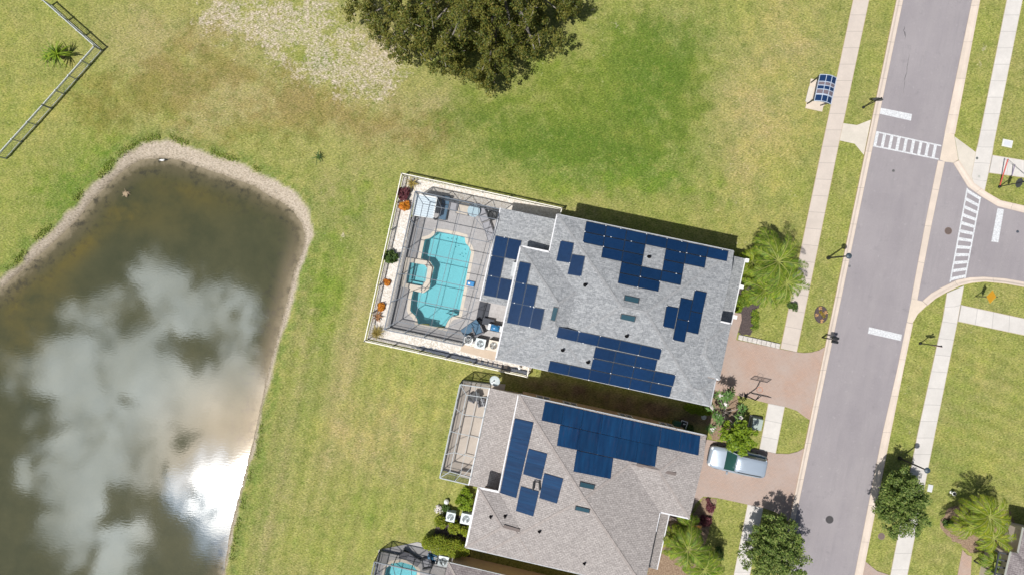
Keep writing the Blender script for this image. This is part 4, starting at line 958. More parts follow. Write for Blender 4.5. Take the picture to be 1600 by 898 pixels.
mb.add([(p.x, p.y, -.4) for p in so_] + [(p.x, p.y, .26) for p in so_], [(i, (i + 1) % n, n + (i + 1) % n, n + i) for i in range(n)] + [(n + i, n + (i + 1) % n, (i + 1) % n, i) for i in range(n)]); mb.build('spa_wall', coping, p1)
mb = MB(); A = P(637.5, 443, 0); 
mb.add([(q.x, q.y, -.12) for q in PX([(636, 437), (661, 442), (659.5, 447), (635.2, 442.3)])], [(3, 2, 1, 0)]); mb.add([(q.x, q.y, -.12) for q in PX([(640.5, 410), (647, 411), (642, 437.5), (636, 437)])], [(3, 2, 1, 0)])
mb.build('spa_bench', plaster, p1)
mb = MB(); z_ = -.35; q = [Vector(x) for x in PX([(695, 512), (699, 503), (703, 497), (708.7, 493.5), (717, 492), (715, 502)])]
cap_c = P(704, 505)
for k, (r_, z_) in enumerate(((1.0, -.30), (.55, -.18))):
    mb.add([(x.x, x.y, z_ ) for x in [p for p in PX([(695, 512), (697, 505), (701, 498), (706, 494), (716, 492)])]] + [((x.x - .5 * r_), (x.y + .3 * r_), z_) for x in [p for p in PX([(695, 512), (697, 505), (701, 498), (706, 494), (716, 492)])]], [(i + 5, i, i + 1, i + 6) for i in range(4)])
mb.build('entry_step', plaster, p1)
for nm, (u, v), z_ in (('drain_cover', (728, 376), 0), ):
    pass
mb = MB()
for (u, v) in ((700, 372), (706, 373), (713, 374), (712, 386), (717, 384), (722, 396), (719, 398), (724, 401), (728, 397), (727, 390)):
    q = P(u, v, -1.04); mb.lathe((q.x, q.y, -1.05), [(.05, 0), (.05, .02)], 8)
mb.build('floor_inlets', tile, p1)

screen_side = screen_mat('screen_mesh_side', (.10, .115, .135), .42); screen_top = screen_mat('screen_mesh_top', (.16, .17, .18), .10)
cage_m = M('cage_bronze', (.12, .14, .17), .5); cage_g = M('cage_grey', (.33, .36, .38), .45)
def cage(th, px, z0, z1, ins, npost, sides, fm, beams_ew, beams_ns, w=.052, kick=True):
    """px NW NE SE SW of the wall plate at z0; flat top z1 set in by ins on the open sides"""
    c = [P(u, v, z0) for u, v in px]; nm = ['wall', 'house', 'wall', 'wall']
    for si in sides:
        a, b_ = c[si], c[(si + 1) % 4]; n = npost[si]; mb = MB(); e = (b_ - a).normalized()
        for i in range(n + 1):
            p = a.lerp(b_, i / n); mb.beam((p.x, p.y, .03), p, w, w)
        mb.beam(a, b_, w * 1.5, w * 1.5); mb.beam(Vector((a.x, a.y, .07)), Vector((b_.x, b_.y, .07)), w, w)
        mb.beam(Vector((a.x, a.y, .9)), Vector((b_.x, b_.y, .9)), w * .7, w * .7)
        if kick:
            mb.add([(a.x, a.y, .1), (b_.x, b_.y, .1), (b_.x, b_.y, .42), (a.x, a.y, .42)], [(0, 1, 2, 3)])
        mb.build('wall_frame', fm, th)
        s_ = MB(); s_.add([(a.x, a.y, .42), (b_.x, b_.y, .42), (b_.x, b_.y, z0), (a.x, a.y, z0)], [(0, 1, 2, 3)]); s_.build('side_screen', screen_side, th)
    ce = sum(c, Vector()) / 4; ew = (c[1] - c[0]).normalized(); ns = (c[3] - c[0]).normalized()
    t_ = [c[0].copy(), c[1].copy(), c[2].copy(), c[3].copy()]
    if 0 in sides: t_[0] += ns * ins; t_[1] += ns * ins
    if 2 in sides: t_[2] -= ns * ins; t_[3] -= ns * ins
    if 3 in sides: t_[0] += ew * ins; t_[3] += ew * ins
    if 1 in sides: t_[1] -= ew * ins; t_[2] -= ew * ins
    for p in t_: p.z = z1
    rf = MB()
    for i in range(4): rf.beam(t_[i], t_[(i + 1) % 4], w, w); rf.beam(c[i], t_[i], w, w)
    for i in range(1, beams_ew):
        q = i / beams_ew; a, b_ = t_[0].lerp(t_[3], q), t_[1].lerp(t_[2], q); rf.beam(a, b_, w * .9, w); 
        if 3 in sides: rf.beam(c[0].lerp(c[3], q), a, w * .9, w)
    for i in range(1, beams_ns):
        q = i / beams_ns; a, b_ = t_[0].lerp(t_[1], q), t_[3].lerp(t_[2], q); rf.beam(a, b_, w * .6, w * .8)
        if 0 in sides: rf.beam(c[0].lerp(c[1], q), a, w * .7, w)
        if 2 in sides: rf.beam(c[3].lerp(c[2], q), b_, w * .7, w)
    if ins > .5:
        rf.beam(t_[1].lerp(t_[2], .16), t_[0].lerp(t_[1], .66), w * .7, w * .7); rf.beam(t_[2].lerp(t_[1], .16), t_[3].lerp(t_[2], .66), w * .7, w * .7)
    rf.build('roof_frame', fm, th)
    s_ = MB(); s_.add(t_, [(3, 2, 1, 0)])
    for i in range(4):
        j = (i + 1) % 4
        if (c[i] - t_[i]).length > .05 or (c[j] - t_[j]).length > .05: s_.add([c[i], c[j], t_[j], t_[i]], [(0, 1, 2, 3)])
    s_.build('roof_screen', screen_top, th)
c1 = thing('screen_enclosure', 'large grey framed screen cage over the turquoise pool', 'screen enclosure', P(700, 420))
cage(c1, [(649, 299), (781, 327), (722.5, 540), (600.5, 514.5)], 2.75, 3.3, .9, {0: 4, 2: 4, 3: 5}, (0, 2, 3), cage_m, 5, 4)
c2 = thing('screen_enclosure', 'narrow white framed screen cage over a tan patio west of the brown roofed house', 'screen enclosure', P(725, 680))
cage(c2, [(718.7, 600), (765.5, 606.5), (733.2, 757), (687, 746)], 2.6, 2.95, .7, {0: 2, 2: 2, 3: 5}, (0, 2, 3), cage_g, 4, 2)
sheet('patio', PX([(721, 594), (790, 600), (756, 750), (733, 744), (691, 734)]), .05, concrete('tan_patio', (.50, .44, .385)), thick=.07)
c3 = thing('screen_enclosure', 'screen cage at the bottom edge with a small teal pool and patio inside', 'screen enclosure', P(640, 900))
cage(c3, [(585, 877), (700, 902.5), (650, 1110), (537, 1085)], 2.6, 3.2, .8, {0: 4, 2: 4, 3: 5}, (0, 3), cage_m, 5, 4)
k3 = [(597 + 2, 868), (622, 856), (668, 862), (735, 876), (760, 884), (720, 1080), (556, 1048)]
pool3 = PX([(604, 886), (612, 879), (628, 877), (645, 882), (652, 890), (650, 905), (640, 925), (612, 925), (600, 905)])
sheet('patio', PX([(592, 858), (652, 846), (682, 852), (740, 880), (705, 1090), (552, 1058)]), .052, deck_m, [offset_loop(pool3, .02)], thick=.07)
p3 = thing('swimming_pool', 'small rounded teal pool cut off by the bottom edge of the photo', 'swimming pool', P(628, 900))
pool(p3, pool3, .05, -.05, -.8); mb = MB(); ring(mb, pool3, offset_loop(pool3, .25), .064); mb.build('coping', coping, p3)
sheet('equipment_pad', PX([(722, 538), (782, 551), (778, 560), (770, 562), (719, 548)]), .05, concrete('stained_pad', (.52, .42, .33)), thick=.06)
sheet('mulch_or_shade_bed', ragged(PX([(642, 542), (660, 540), (700, 549), (735, 558), (772, 565), (824, 578), (822, 585), (700, 558)]), .09, .2, seed=8), .024, M('shadow_strip_grey', (.10, .115, .15), .95, col2=(.20, .215, .25), vscale=9, bump=.8, bscale=20))  # ragged dark sheet laid in place of a fluffy cast shadow

# ---- picket fences: posts, rails and picket panels
def fence(name_th, pts_px, h, mat, post=.09, rail=.045, gap=.11, pk=.02, pitch=2.2, closed=False, top=.05):
    """pts at the top of the fence as seen in the picture"""
    P_ = [P(u, v, h) for u, v in pts_px]
    for a, b_ in zip(P_[:-1], P_[1:]):
        n = max(1, round((b_ - a).length / pitch)); pan = MB()
        for i in range(n + 1):
            p = a.lerp(b_, i / n); pm = MB(); pm.box((p.x, p.y, -.05), post, post, h + .08, ANG); pm.box((p.x, p.y, h + .03), post * 1.25, post * 1.25, .04, ANG, bev=.02); pm.build('post', mat, name_th)
        for z_ in (.12, h - .15, h):
            pan.beam(Vector((a.x, a.y, z_)), Vector((b_.x, b_.y, z_)), rail if z_ < h else top, rail)
        m_ = int((b_ - a).length / gap)
        for i in range(m_): p = a.lerp(b_, (i + .5) / m_); pan.beam((p.x, p.y, .1), (p.x, p.y, h), pk, pk)
        pan.build('picket_panel', mat, name_th)
f1 = thing('picket_fence', 'cream picket fence round the gravel strip of the large pool cage', 'fence', P(640, 420))
fence(f1, [(875, 335.5), (878, 325.5), (627.5, 271), (569.5, 532.5), (823.7, 588.8), (826, 574.5)], 1.15, offwhite, gap=.125, pk=.028, top=.07)
f2 = thing('picket_fence', 'grey white metal fence meeting in a corner at the top left', 'fence', P(150, 75))
fence(f2, [(66, 0), (147, 72), (66, 164), (-6, 244)], 1.15, M('grey_fence_paint', (.50, .53, .55), .5), gap=.13, pk=.02, pitch=1.75, top=.055)

# ---- things in the screened yard
gz = thing('pergola', 'pale blue ribbed hardtop pergola in the north west corner of the large pool cage', 'pergola', P(665, 322))
rib = M('ribbed_metal_roof', (.52, .60, .66), .4, .2, var=.08); q = [P(u, v, 2.15) for u, v in ((650.6, 303.5), (682.5, 309), (676.5, 340.5), (645, 336))]
ew = (q[1] - q[0]); ns = (q[3] - q[0]); mb = MB(); n = 9
for i in range(n):
    a = q[0] + ns * (i / n); a2 = q[0] + ns * ((i + .62) / n); a3 = q[0] + ns * ((i + 1) / n)
    mb.add([a, a + ew, a2 + ew + Vector((0, 0, 0)), a2], [(3, 2, 1, 0)]); d_ = Vector((0, 0, .05))
    mb.add([a2, a2 + ew, a2 + ew + d_, a2 + d_, a3 + d_, a3 + ew + d_, a3, a3 + ew], [(3, 2, 1, 0), (4, 5, 2, 3), (6, 7, 5, 4)])
mb.build('roof_sheet', rib, gz); mb = MB()
for i in range(4): mb.beam(q[i] + Vector((0, 0, -.05)), q[(i + 1) % 4] + Vector((0, 0, -.05)), .1, .12)
mb.build('roof_edge', white, gz)
ce = sum(q, Vector()) / 4
for p in q: p2 = p.lerp(ce, .06); m_ = MB(); m_.box((p2.x, p2.y, .05), .1, .1, 2.05, ANG); m_.build('leg', bronze, gz)
wick = M('grey_wicker', (.16, .16, .18), .8, var=.2, vscale=20); cush = M('grey_cushion', (.33, .33, .36), .9, var=.08); tanc = M('beige_cushion', (.55, .49, .42), .9, var=.05)
bluem = M('blue_fabric', (.07, .14, .22), .8, var=.15, vscale=6)
def chair(u, v, rz, label, seatm, s=.75, group=None):
    t_ = thing('armchair', label, 'chair', P(u, v), rz, group); t_.location.z = .06
    mb = MB(); mb.box((0, 0, .08), s, s, .3, bev=.03); mb.build('seat_base', wick, t_, True)
    mb = MB(); mb.box((0, .04, .38), s * .7, s * .8, .12, bev=.04); mb.build('cushion', seatm, t_, True)
    mb = MB(); mb.box((0, -s * .43, .3), s, .14, .5, bev=.04); mb.build('backrest', wick, t_, True)
    for k in (-1, 1): mb = MB(); mb.box((k * s * .43, .03, .3), .12, s * .85, .27, bev=.03); mb.build('armrest', wick, t_, True)
    return t_
chair(709.5, 323, math.pi + ANG, 'dark wicker armchair with grey cushion just east of the ribbed pergola', cush)
def lounger(u, v, rz, label, m_, L=1.9, group=None):
    t_ = thing('sun_lounger', label, 'sun lounger', P(u, v), rz, group); t_.location.z = .06
    mb = MB(); mb.box((0, 0, .25), .68, L, .06)
    mb.build('frame', bronze, t_, True)
    for x in (-1, 1):
        for y in (-1, 1): mb = MB(); mb.box((x * .3, y * L * .42, 0), .05, .05, .25); mb.build('leg', bronze, t_, True)
    mb = MB()
    mb.box((0, -L * .17, .31), .62, L * .62, .09, bev=.03); mb.build('mattress', m_, t_, True)
    mb = MB(); mb.add([(-.31, L * .16, .32), (.31, L * .16, .32), (.31, L * .48, .68), (-.31, L * .48, .68), (-.31, L * .16, .41), (.31, L * .16, .41), (.31, L * .46, .77), (-.31, L * .46, .77)],
                      [(3, 2, 1, 0), (4, 5, 6, 7), (0, 1, 5, 4), (1, 2, 6, 5), (2, 3, 7, 6), (3, 0, 4, 7)]); mb.build('backrest', m_, t_, True); return t_
lounger(695, 326, ANG + .0, 'blue covered lounger right beside the ribbed pergola, in its shade', bluem, 2.0)
t_ = thing('daybed', 'beige two seat daybed against the north screen wall of the large pool cage', 'daybed', P(724, 327), ANG); mb = MB(); mb.box((0, 0, .06), 1.1, .95, .3, bev=.04); mb.build('base', wick, t_, True)
mb = MB(); mb.box((0, -.08, .36), .98, .75, .12, bev=.05); mb.build('cushion', tanc, t_, True); mb = MB(); mb.box((0, .42, .3), 1.1, .12, .5, bev=.04); mb.build('backrest', tanc, t_, True)
t_ = thing('dining_table', 'round shiny glass patio table near the north screen wall', 'table', P(741, 331)); mb = MB(); mb.lathe((0, 0, .74), [(.50, 0), (.52, .012), (.50, .025)], 28); mb.build('tabletop', M('table_glass', (.42, .55, .62), .12, spec=.9), t_, True)
mb = MB(); mb.lathe((0, 0, .05), [(.3, 0), (.3, .03), (.04, .05), (.04, .69), (.12, .69)], 14); mb.build('pedestal', steel, t_, True)
t_ = thing('fire_pit', 'round black fire pit bowl in the north east corner of the large pool cage', 'fire pit', P(770, 337)); mb = MB(); mb.lathe((0, 0, .06), [(.25, 0), (.42, .25), (.46, .42), (.40, .42), (.3, .28), (.05, .25)], 22); mb.build('bowl', black, t_, True)
for k in range(3): a = k * 2.09; mb = MB(); mb.beam((.3 * math.cos(a), .3 * math.sin(a), .05), (.35 * math.cos(a), .35 * math.sin(a), .3), .04); mb.build('leg', black, t_, True)
# curved sectional sofa made of cushioned modules
t_ = thing('outdoor_sofa', 'long grey sectional sofa curving down the east side of the large pool cage', 'sofa', P(760, 352))
pts = [(753, 331), (757, 341), (761.5, 352), (765, 362), (768, 371)]
for i, (u, v) in enumerate(pts):
    p = P(u, v) - P(760, 352); a = math.atan2(*(lambda d: (d.y, d.x))(P(*pts[min(i + 1, 4)]) - P(*pts[max(i - 1, 0)]))) + math.pi / 2
    s_ = MB(); s_.box((p.x, p.y, .06), .74, .56, .3, a, bev=.03); k = s_.build('seat', wick, t_, True); s_ = MB(); s_.box((p.x, p.y, .36), .6, .5, .11, a, bev=.04); s_.build('seat_cushion', cush, k, True)
t_ = thing('outdoor_rug', 'dark grey checked rug with seams on the patio south of the blue robot box', 'rug', P(755.5, 486), ANG)
darkm = M('dark_grey_matt', (.065, .07, .085), .95, var=.15, vscale=25); seamm = M('seam_dark', (.03, .033, .04), .95)
mb = MB(); mb.box((0, 0, .058), .94, 1.52, .02); mb.build('sheet_face', darkm, t_, True); mb = MB(); mb.box((0, 0, .079), .05, 1.5, .003); mb.box((0, .1, .079), .92, .05, .0035); mb.build('stripe', seamm, t_, True)
# wicker and barbecue group in the south east corner
chair(747, 515, ANG + .6, 'dark wicker armchair between the dark patio sheet and the three air conditioning units', bluem, .85)
lounger(736, 511, ANG - .75, 'dark blue lounger turned diagonally beside the south end of the turquoise pool', bluem, 1.7)
t_ = thing('barbecue_grill', 'black barbecue grill with a blue lid, north of the beige cooling unit', 'barbecue', P(774, 511), ANG)
mb = MB(); mb.box((0, 0, .06), 1.15, .6, .82, bev=.02); mb.build('cabinet', black, t_, True)
mb = MB(); mb.box((0, 0, .88), .7, .5, .05); 
for i in range(7):
    pass
mb.ellipsoid((0, 0, .93), (.36, .26, .2), 14, 8); mb.build('lid', M('blue_lid', (.03, .16, .34), .3), t_, True)
for k in (-1, 1): mb = MB(); mb.box((k * .49, 0, .88), .2, .5, .03); mb.build('side_shelf', steel, t_, True)
mb = MB(); mb.tube([(-.25, -.33, 1.0), (.25, -.33, 1.0)], .015, 6); mb.build('handle', steel, t_, True)
t_ = thing('side_table', 'small low side table covered in dark cloth beside the barbecue', 'table', P(763, 502), ANG); mb = MB(); mb.box((0, 0, .45), .95, .55, .05, bev=.01); mb.build('tabletop', darkm, t_, True)
for x in (-1, 1):
    for y in (-1, 1): mb = MB(); mb.box((x * .4, y * .2, .05), .05, .05, .4); mb.build('leg', bronze, t_, True)
t_ = thing('pool_robot', 'bright blue pool cleaning robot sitting on the east edge of the turquoise pool', 'pool cleaner', P(735.5, 443), ANG)
mb = MB(); mb.box((0, 0, .06), .62, .42, .2, bev=.05); mb.build('body', M('bright_blue_plastic', (.01, .22, .55), .35), t_, True); mb = MB(); mb.box((-.12, 0, .26), .18, .16, .05, bev=.02); mb.build('handle', white, t_, True)
for k in (-1, 1): mb = MB(); mb.box((k * .3, 0, .05), .08, .4, .14, bev=.02); mb.build('track', black, t_, True)
t_ = thing('skimmer_lid', 'round pale skimmer lid set in the deck beside the southern end of the pool', 'lid', P(726.5, 482)); mb = MB(); mb.lathe((0, 0, .056), [(.13, 0), (.13, .012), (.11, .015)], 16); mb.build('cover', conc_pad, t_, True)
# pool furniture in the other cages
t_ = thing('patio_table', 'black wire table under the narrow white framed cage', 'table', P(744, 617), ANG); mb = MB(); mb.lathe((0, 0, .72), [(.42, 0), (.42, .03)], 6); mb.build('tabletop', black, t_, True)
for k in range(4): a = k * 1.571 + .4; mb = MB(); mb.beam((.35 * math.cos(a), .35 * math.sin(a), .05), (.2 * math.cos(a), .2 * math.sin(a), .72), .03); mb.build('leg', black, t_, True)
chair(738, 620, ANG + 1.4, 'black chair on the west side of the wire table', black, .6); chair(753, 627, ANG - 1.2, 'grey chair tucked in by the house wall under the narrow cage', wick, .6)
t_ = thing('storage_box', 'grey storage box with pale slatted lid at the southern end of the narrow cage', 'storage box', P(728, 738), ANG); mb = MB(); mb.box((0, 0, .05), .9, .5, .5); mb.build('box_body', cush, t_, True)
mb = MB()
for k in range(3): mb.box((0, -.17 + .17 * k, .55), .94, .13, .03)
mb.build('slatted_lid', stucco_lt, t_, True)
chair(668, 876, ANG + .4, 'dark wicker chair at the bottom left, in the cage with the small teal pool', cush, .8)
lounger(642, 868, ANG + 1.2, 'dark lounger north of the small teal pool at the bottom edge', wick, 1.8)
# air conditioners and pool heater
acm = M('ac_paint', (.60, .66, .68), .5, var=.05); acb = M('ac_beige', (.60, .54, .46), .5, var=.05); acd = M('ac_dark', (.03, .035, .04), .5); grille = M('ac_grille', (.32, .36, .38), .4, .4)
def ac(u, v, s, label, body=None, rz=None, round_=False, loc_z=.04, h=.78, group='cooling units beside the houses'):
    t_ = thing('air_conditioner', label, 'air conditioner', P(u, v, h), ANG if rz is None else rz, group); t_.location.z = loc_z
    mb = MB(); body = body or acm
    if round_: mb.lathe((0, 0, 0), [(s / 2, 0), (s / 2, h), (s * .36, h)], 24)
    else:
        mb.box((0, 0, 0), s, s, h - .02, bev=.03)
        for k in range(8): mb.box((0, 0, .08 + k * .08), s + .02, s + .02, .02)
        mb.box((0, 0, h - .02), s + .04, s + .04, .04, bev=.01)
    mb.build('cabinet', body, t_, True)
    mb = MB(); mb.lathe((0, 0, h + (.0 if round_ else .01)), [(s * .37, 0), (s * .37, .02)], 24); mb.build('fan_well', acd, t_, True)
    mb = MB()
    for k in range(3):
        a = k * 2.094 + rnd.random(); d_ = Vector((math.cos(a), math.sin(a), 0)); e_ = Vector((-d_.y, d_.x, 0)); z_ = Vector((0, 0, h + .035))
        mb.add([d_ * .05 + z_ - e_ * .03, d_ * s * .33 - e_ * s * .10 + z_, d_ * s * .33 + e_ * s * .12 + z_ + Vector((0, 0, .03)), d_ * .05 + e_ * .05 + z_], [(0, 1, 2, 3)])
    mb.build('fan', grille, t_, True)
    mb = MB()
    for r_ in (.12, .22, .32, .37):
        pts_ = [(s * r_ * math.cos(a_), s * r_ * math.sin(a_), h + .075) for a_ in [k * math.pi / 10 for k in range(21)]]; mb.tube(pts_, .008, 4, cap=False)
    for k in range(4): a = k * math.pi / 4; mb.beam((s * .38 * math.cos(a), s * .38 * math.sin(a), h + .07), (-s * .38 * math.cos(a), -s * .38 * math.sin(a), h + .07), .012)
    mb.build('fan_guard', body, t_, True); return t_
ac(731.5, 531, .78, 'round white pool heater, westernmost of the three machines on the stained pad', white, round_=True)
ac(750.5, 536.5, .80, 'square pale blue cooling unit in the middle of the three on the stained pad')
ac(771, 539.5, .82, 'square beige cooling unit nearest the grey roof, on the stained pad', acb)
ac(704, 807, .72, 'square pale cooling unit standing free behind the three round shrubs')
ac(728, 810, .82, 'square pale cooling unit against the wall of the brown roofed house')
ac(692.5, 876, .80, 'square pale cooling unit just south of the long clipped hedge')
t_ = thing('pool_pump', 'blue pool pump with white pipes beside the cooling unit south of the long hedge', 'pump', P(675, 869), ANG); t_.location.z = .05
mb = MB(); mb.box((0, 0, 0), .75, .5, .12); mb.tube([(-.3, 0, .25), (.15, 0, .25)], .15, 12); mb.lathe((-.2, .1, .1), [(.14, 0), (.16, .3), (.1, .5)], 12); mb.build('pump_body', M('pump_blue', (.02, .16, .33), .4), t_, True)
mb = MB(); mb.tube([(.15, 0, .3), (.4, 0, .3), (.4, -.3, .3), (.4, -.3, 0)], .035, 8); mb.tube([(.2, .15, .0), (.2, .15, .4), (.45, .15, .4), (.45, .15, 0)], .035, 8); mb.build('pipe', white, t_, True)
# stepping stones
for i, (u, v) in enumerate([(749, 562), (759, 564), (766.5, 566), (774, 567.8), (781.5, 569.8), (790, 572)]):
    t_ = MB(); q = P(u, v); t_.box((q.x, q.y, .02), .30, .36, .07, ANG + rnd.uniform(-.05, .05), bev=.015)
    tag(t_.build('stepping_stone', conc_pad), ['first', 'second', 'third', 'fourth', 'fifth', 'sixth'][i] + ' pale square stepping stone from the west, in the dark strip south of the pads', 'stepping stone', 'stepping stones beside the grey roofed house')
t_ = thing('garden_light', 'round white garden light in the dark strip, east of the stepping stones', 'garden light', P(811.5, 574)); mb = MB(); mb.lathe((0, 0, .02), [(.03, 0), (.03, .3), (.12, .32), (.12, .36), (.05, .42)], 14); mb.build('lamp_head', white, t_, True)
# satellite dish on the roof corner
q = P(774, 594, 2.6); t_ = thing('satellite_dish', 'grey satellite dish on a white pole at the north west corner of the brown roof', 'satellite dish', P(768, 600, 0))
o3 = ORG[t_.name]; mb = MB(); mb.beam(P(768, 600, 0), P(768, 600, 1.9), .06); mb.build('pole', white, t_)
nd = Vector((-.35, -.2, .9)).normalized(); R = nd.to_track_quat('Z', 'Y').to_matrix(); mb = MB(); ctr = P(774, 594, 2.1)
rr = [(0, 0), (.2, .02), (.36, .07), (.43, .11)]; vs = []; n = 20
for r_, z_ in rr:
    for k in range(n): a = 2 * math.pi * k / n; vs.append(ctr + R @ Vector((r_ * math.cos(a), r_ * 1.05 * math.sin(a), z_)))
mb.add(vs, [(i * n + k, i * n + (k + 1) % n, (i + 1) * n + (k + 1) % n, (i + 1) * n + k) for i in range(3) for k in range(n)]); mb.build('reflector', M('dish_grey', (.42, .47, .48), .5), t_)
mb = MB(); fp = ctr + R @ Vector((0, -.1, .5)); mb.tube([ctr + R @ Vector((0, -.4, .08)), fp], .02, 6); mb.box((fp.x, fp.y, fp.z - .04), .1, .1, .1); mb.build('feed_arm', steel, t_)
mb = MB(); mb.beam(P(768, 600, 1.9), ctr, .05); mb.build('bracket', white, t_)
# ---------------------------------------------------------------- street things
def stop_sign(bu, bv, face, label, h=2.75, group='stop signs at the junction'):
    t_ = thing('stop_sign', label, 'stop sign', P(bu, bv), face, group)           # face: rotation, sign looks along local -Y
    mb = MB(); mb.tube([(0, 0, 0), (0, 0, h)], .04, 8); mb.lathe((0, 0, 0), [(.12, 0), (.1, .15), (.05, .2)], 12); mb.build('pole', black, t_, True)
    mb = MB(); mb.lathe((0, 0, h - .02), [(.06, 0), (.08, .06), (.02, .14)], 10); mb.build('finial', black, t_, True)
    r = .40; vs = []
    for y in (-.06, -.035):
        for k in range(8): a = math.pi / 8 + k * math.pi / 4; vs.append((r * math.cos(a), y, h - .5 + r * math.sin(a)))
    mb = MB(); mb.add(vs, [tuple(range(8))[::-1]], 0); mb.add(vs, [tuple(range(8, 16))] + [(k, (k + 1) % 8, 8 + (k + 1) % 8, 8 + k) for k in range(8)], 1)
    mb.build('sign_plate', [M('sign_red', (.55, .02, .03), .4), M('sign_back', (.05, .06, .07), .5)], t_, True)
    tx = bpy.data.curves.new('sign_text', 'FONT'); tx.body = 'STOP'; tx.size = .27; tx.align_x = 'CENTER'; tx.align_y = 'CENTER'; tx.extrude = .001
    to = bpy.data.objects.new('tmp', tx); C.objects.link(to); dg = bpy.context.evaluated_depsgraph_get(); me = bpy.data.meshes.new_from_object(to.evaluated_get(dg)); bpy.data.objects.remove(to)
    me.materials.clear(); me.materials.append(white); lo = bpy.data.objects.new('lettering', me); C.objects.link(lo); lo.parent = t_; lo.location = (0, -.064, h - .5); lo.rotation_euler = (math.pi / 2, 0, 0)
    return t_
stop_sign(1349, 168, ANG + math.pi, 'black backed stop sign on the west verge beside the short northern stop line', 2.75)
stop_sign(1437.5, 536, ANG, 'stop sign on the east verge, south of the junction, seen edge on', 2.8)
stop_sign(1561, 292, ANG + math.pi / 2, 'dark backed stop sign on the north corner of the side street, by the red pole', 2.7)
def lamp(bu, bv, ang, label, h=3.55, group='black street lamps along the road'):
    t_ = thing('street_lamp', label, 'street lamp', P(bu, bv), ang, group)
    mb = MB(); mb.lathe((0, 0, 0), [(.16, 0), (.14, .25), (.07, .4), (.055, h - .35), (.09, h - .3)], 12); mb.build('post', black, t_, True)
    mb = MB(); mb.lathe((0, 0, h - .3), [(.09, 0), (.19, .18), (.2, .25)], 14); mb.build('lantern', M('lamp_glass', (.35, .4, .42), .3), t_, True)
    mb = MB(); mb.lathe((0, 0, h - .05), [(.24, 0), (.21, .07), (.08, .15), (.02, .25)], 14); mb.build('lantern_cap', M('lamp_cap', (.05, .075, .10), .4), t_, True)
lamp(1294, 403, 0, 'black street lamp on the west verge, north of the round flower bed')
lamp(1405, 715, 0, 'black street lamp standing in the round tree on the east verge', 3.9)
# yellow diamond sign
t_ = thing('warning_sign', 'yellow diamond warning sign on the grass south of the side street', 'road sign', P(1524, 463), ANG + math.pi / 2 * 3, None)
mb = MB(); mb.tube([(0, 0, 0), (0, 0, 2.6)], .035, 8); mb.build('pole', black, t_, True)
mb = MB(); vs = [(r_ * .54 * a_, y, 1.95 + r_ * .54 * b_) for y in (-.05, -.03) for r_ in (1,) for a_, b_ in ((1, 0), (0, 1), (-1, 0), (0, -1))]
mb.add(vs, [(3, 2, 1, 0), (4, 5, 6, 7)] + [(k, (k + 1) % 4, 4 + (k + 1) % 4, 4 + k) for k in range(4)]); mb.build('sign_plate', M('sign_yellow', (.85, .42, .01), .4), t_, True)
# red leaning pole and purple stake
t_ = thing('utility_marker', 'thin leaning red pole across the side street pavement, beside the dark stop sign', 'pole', P(1562, 290)); mb = MB(); mb.tube([P(1562, 291, 0), P(1575, 249, .9)], .045, 8); mb.build('pole', M('red_plastic', (.50, .05, .04), .5), t_)
mb = MB(); mb.tube([P(1575, 249, .9), P(1603, 274, .1)], .015, 6); mb.build('stay_wire', bronze, t_)
t_ = thing('marker_stake', 'short purple grey stake lying just east of the leaning red pole', 'stake', P(1582, 268)); mb = MB(); mb.tube([P(1581, 275, .05), P(1586, 257, .5)], .035, 8); mb.build('stake', M('purple_grey', (.2, .16, .26), .6), t_)
def manhole(u, v, r, col, label, z=.0225, name='manhole_cover'):
    q = P(u, v); mb = MB(); mb.lathe((q.x, q.y, z - .01), [(r, 0), (r, .014), (r * .93, .016)], 28, 0)
    mb.lathe((q.x, q.y, z + .006), [(r * .84, 0), (r * .84, .005)], 28, 1)
    for k in range(-3, 4): mb.box((q.x, q.y + k * r * .2, z + .011), 1.3 * r * math.cos(k * .35), r * .06, .004, 0, 0)
    tag(mb.build(name, [M('iron', col, .7), M('iron_worn', tuple(c * .6 for c in col), .7)]), label, 'manhole cover', 'round iron covers')
manhole(1481.5, 361, .31, (.17, .125, .11), 'brown round manhole cover in the side street asphalt')
manhole(1296, 811, .33, (.075, .07, .075), 'dark round manhole cover in the middle of the main road')
manhole(1377, 837, .29, (.22, .16, .14), 'reddish brown round cover set in the grass verge below the round tree', .03)
for (u, v, c_, l) in ((1526, 247.5, (.12, .13, .12), 'small dark round cap on the corner pavement, northern of the two'), (1529, 276, (.38, .38, .35), 'small grey round cap on the corner pavement, southern of the two'), (1327, 416, (.14, .14, .15), 'tiny dark cap at the kerb beside the street lamp'), (1395.5, 267, (.1, .1, .1), 'tiny dark cap in the asphalt south of the zebra crossing'), (1589.5, 362, (.05, .06, .08), 'tiny dark cap on the side street near the right edge')):
    q = P(u, v); mb = MB(); mb.lathe((q.x, q.y, .02), [(.11, 0), (.11, .03), (.08, .04)], 14); tag(mb.build('access_cap', M('cap', c_, .6)), l, 'cap', 'small round access caps')
for (u, v, a_, b_, l) in ((1573.5, 224.5, .85, .62, 'pale rectangular lid flush in the grass north of the crossing pavement'), (1453, 762, .40, .62, 'pale rectangular lid beside the east pavement, right of the round tree')):
    q = P(u, v); mb = MB(); mb.box((q.x, q.y, .0), a_, b_, .07, ANG, bev=.02); mb.box((q.x, q.y, .07), a_ * .72, b_ * .66, .012, ANG, mi=1); tag(mb.build('inspection_plate', [M('lid_pale', (.62, .62, .60), .7, var=.06), M('lid_inner', (.55, .56, .60), .6)]), l, 'utility lid', 'rectangular utility lids')
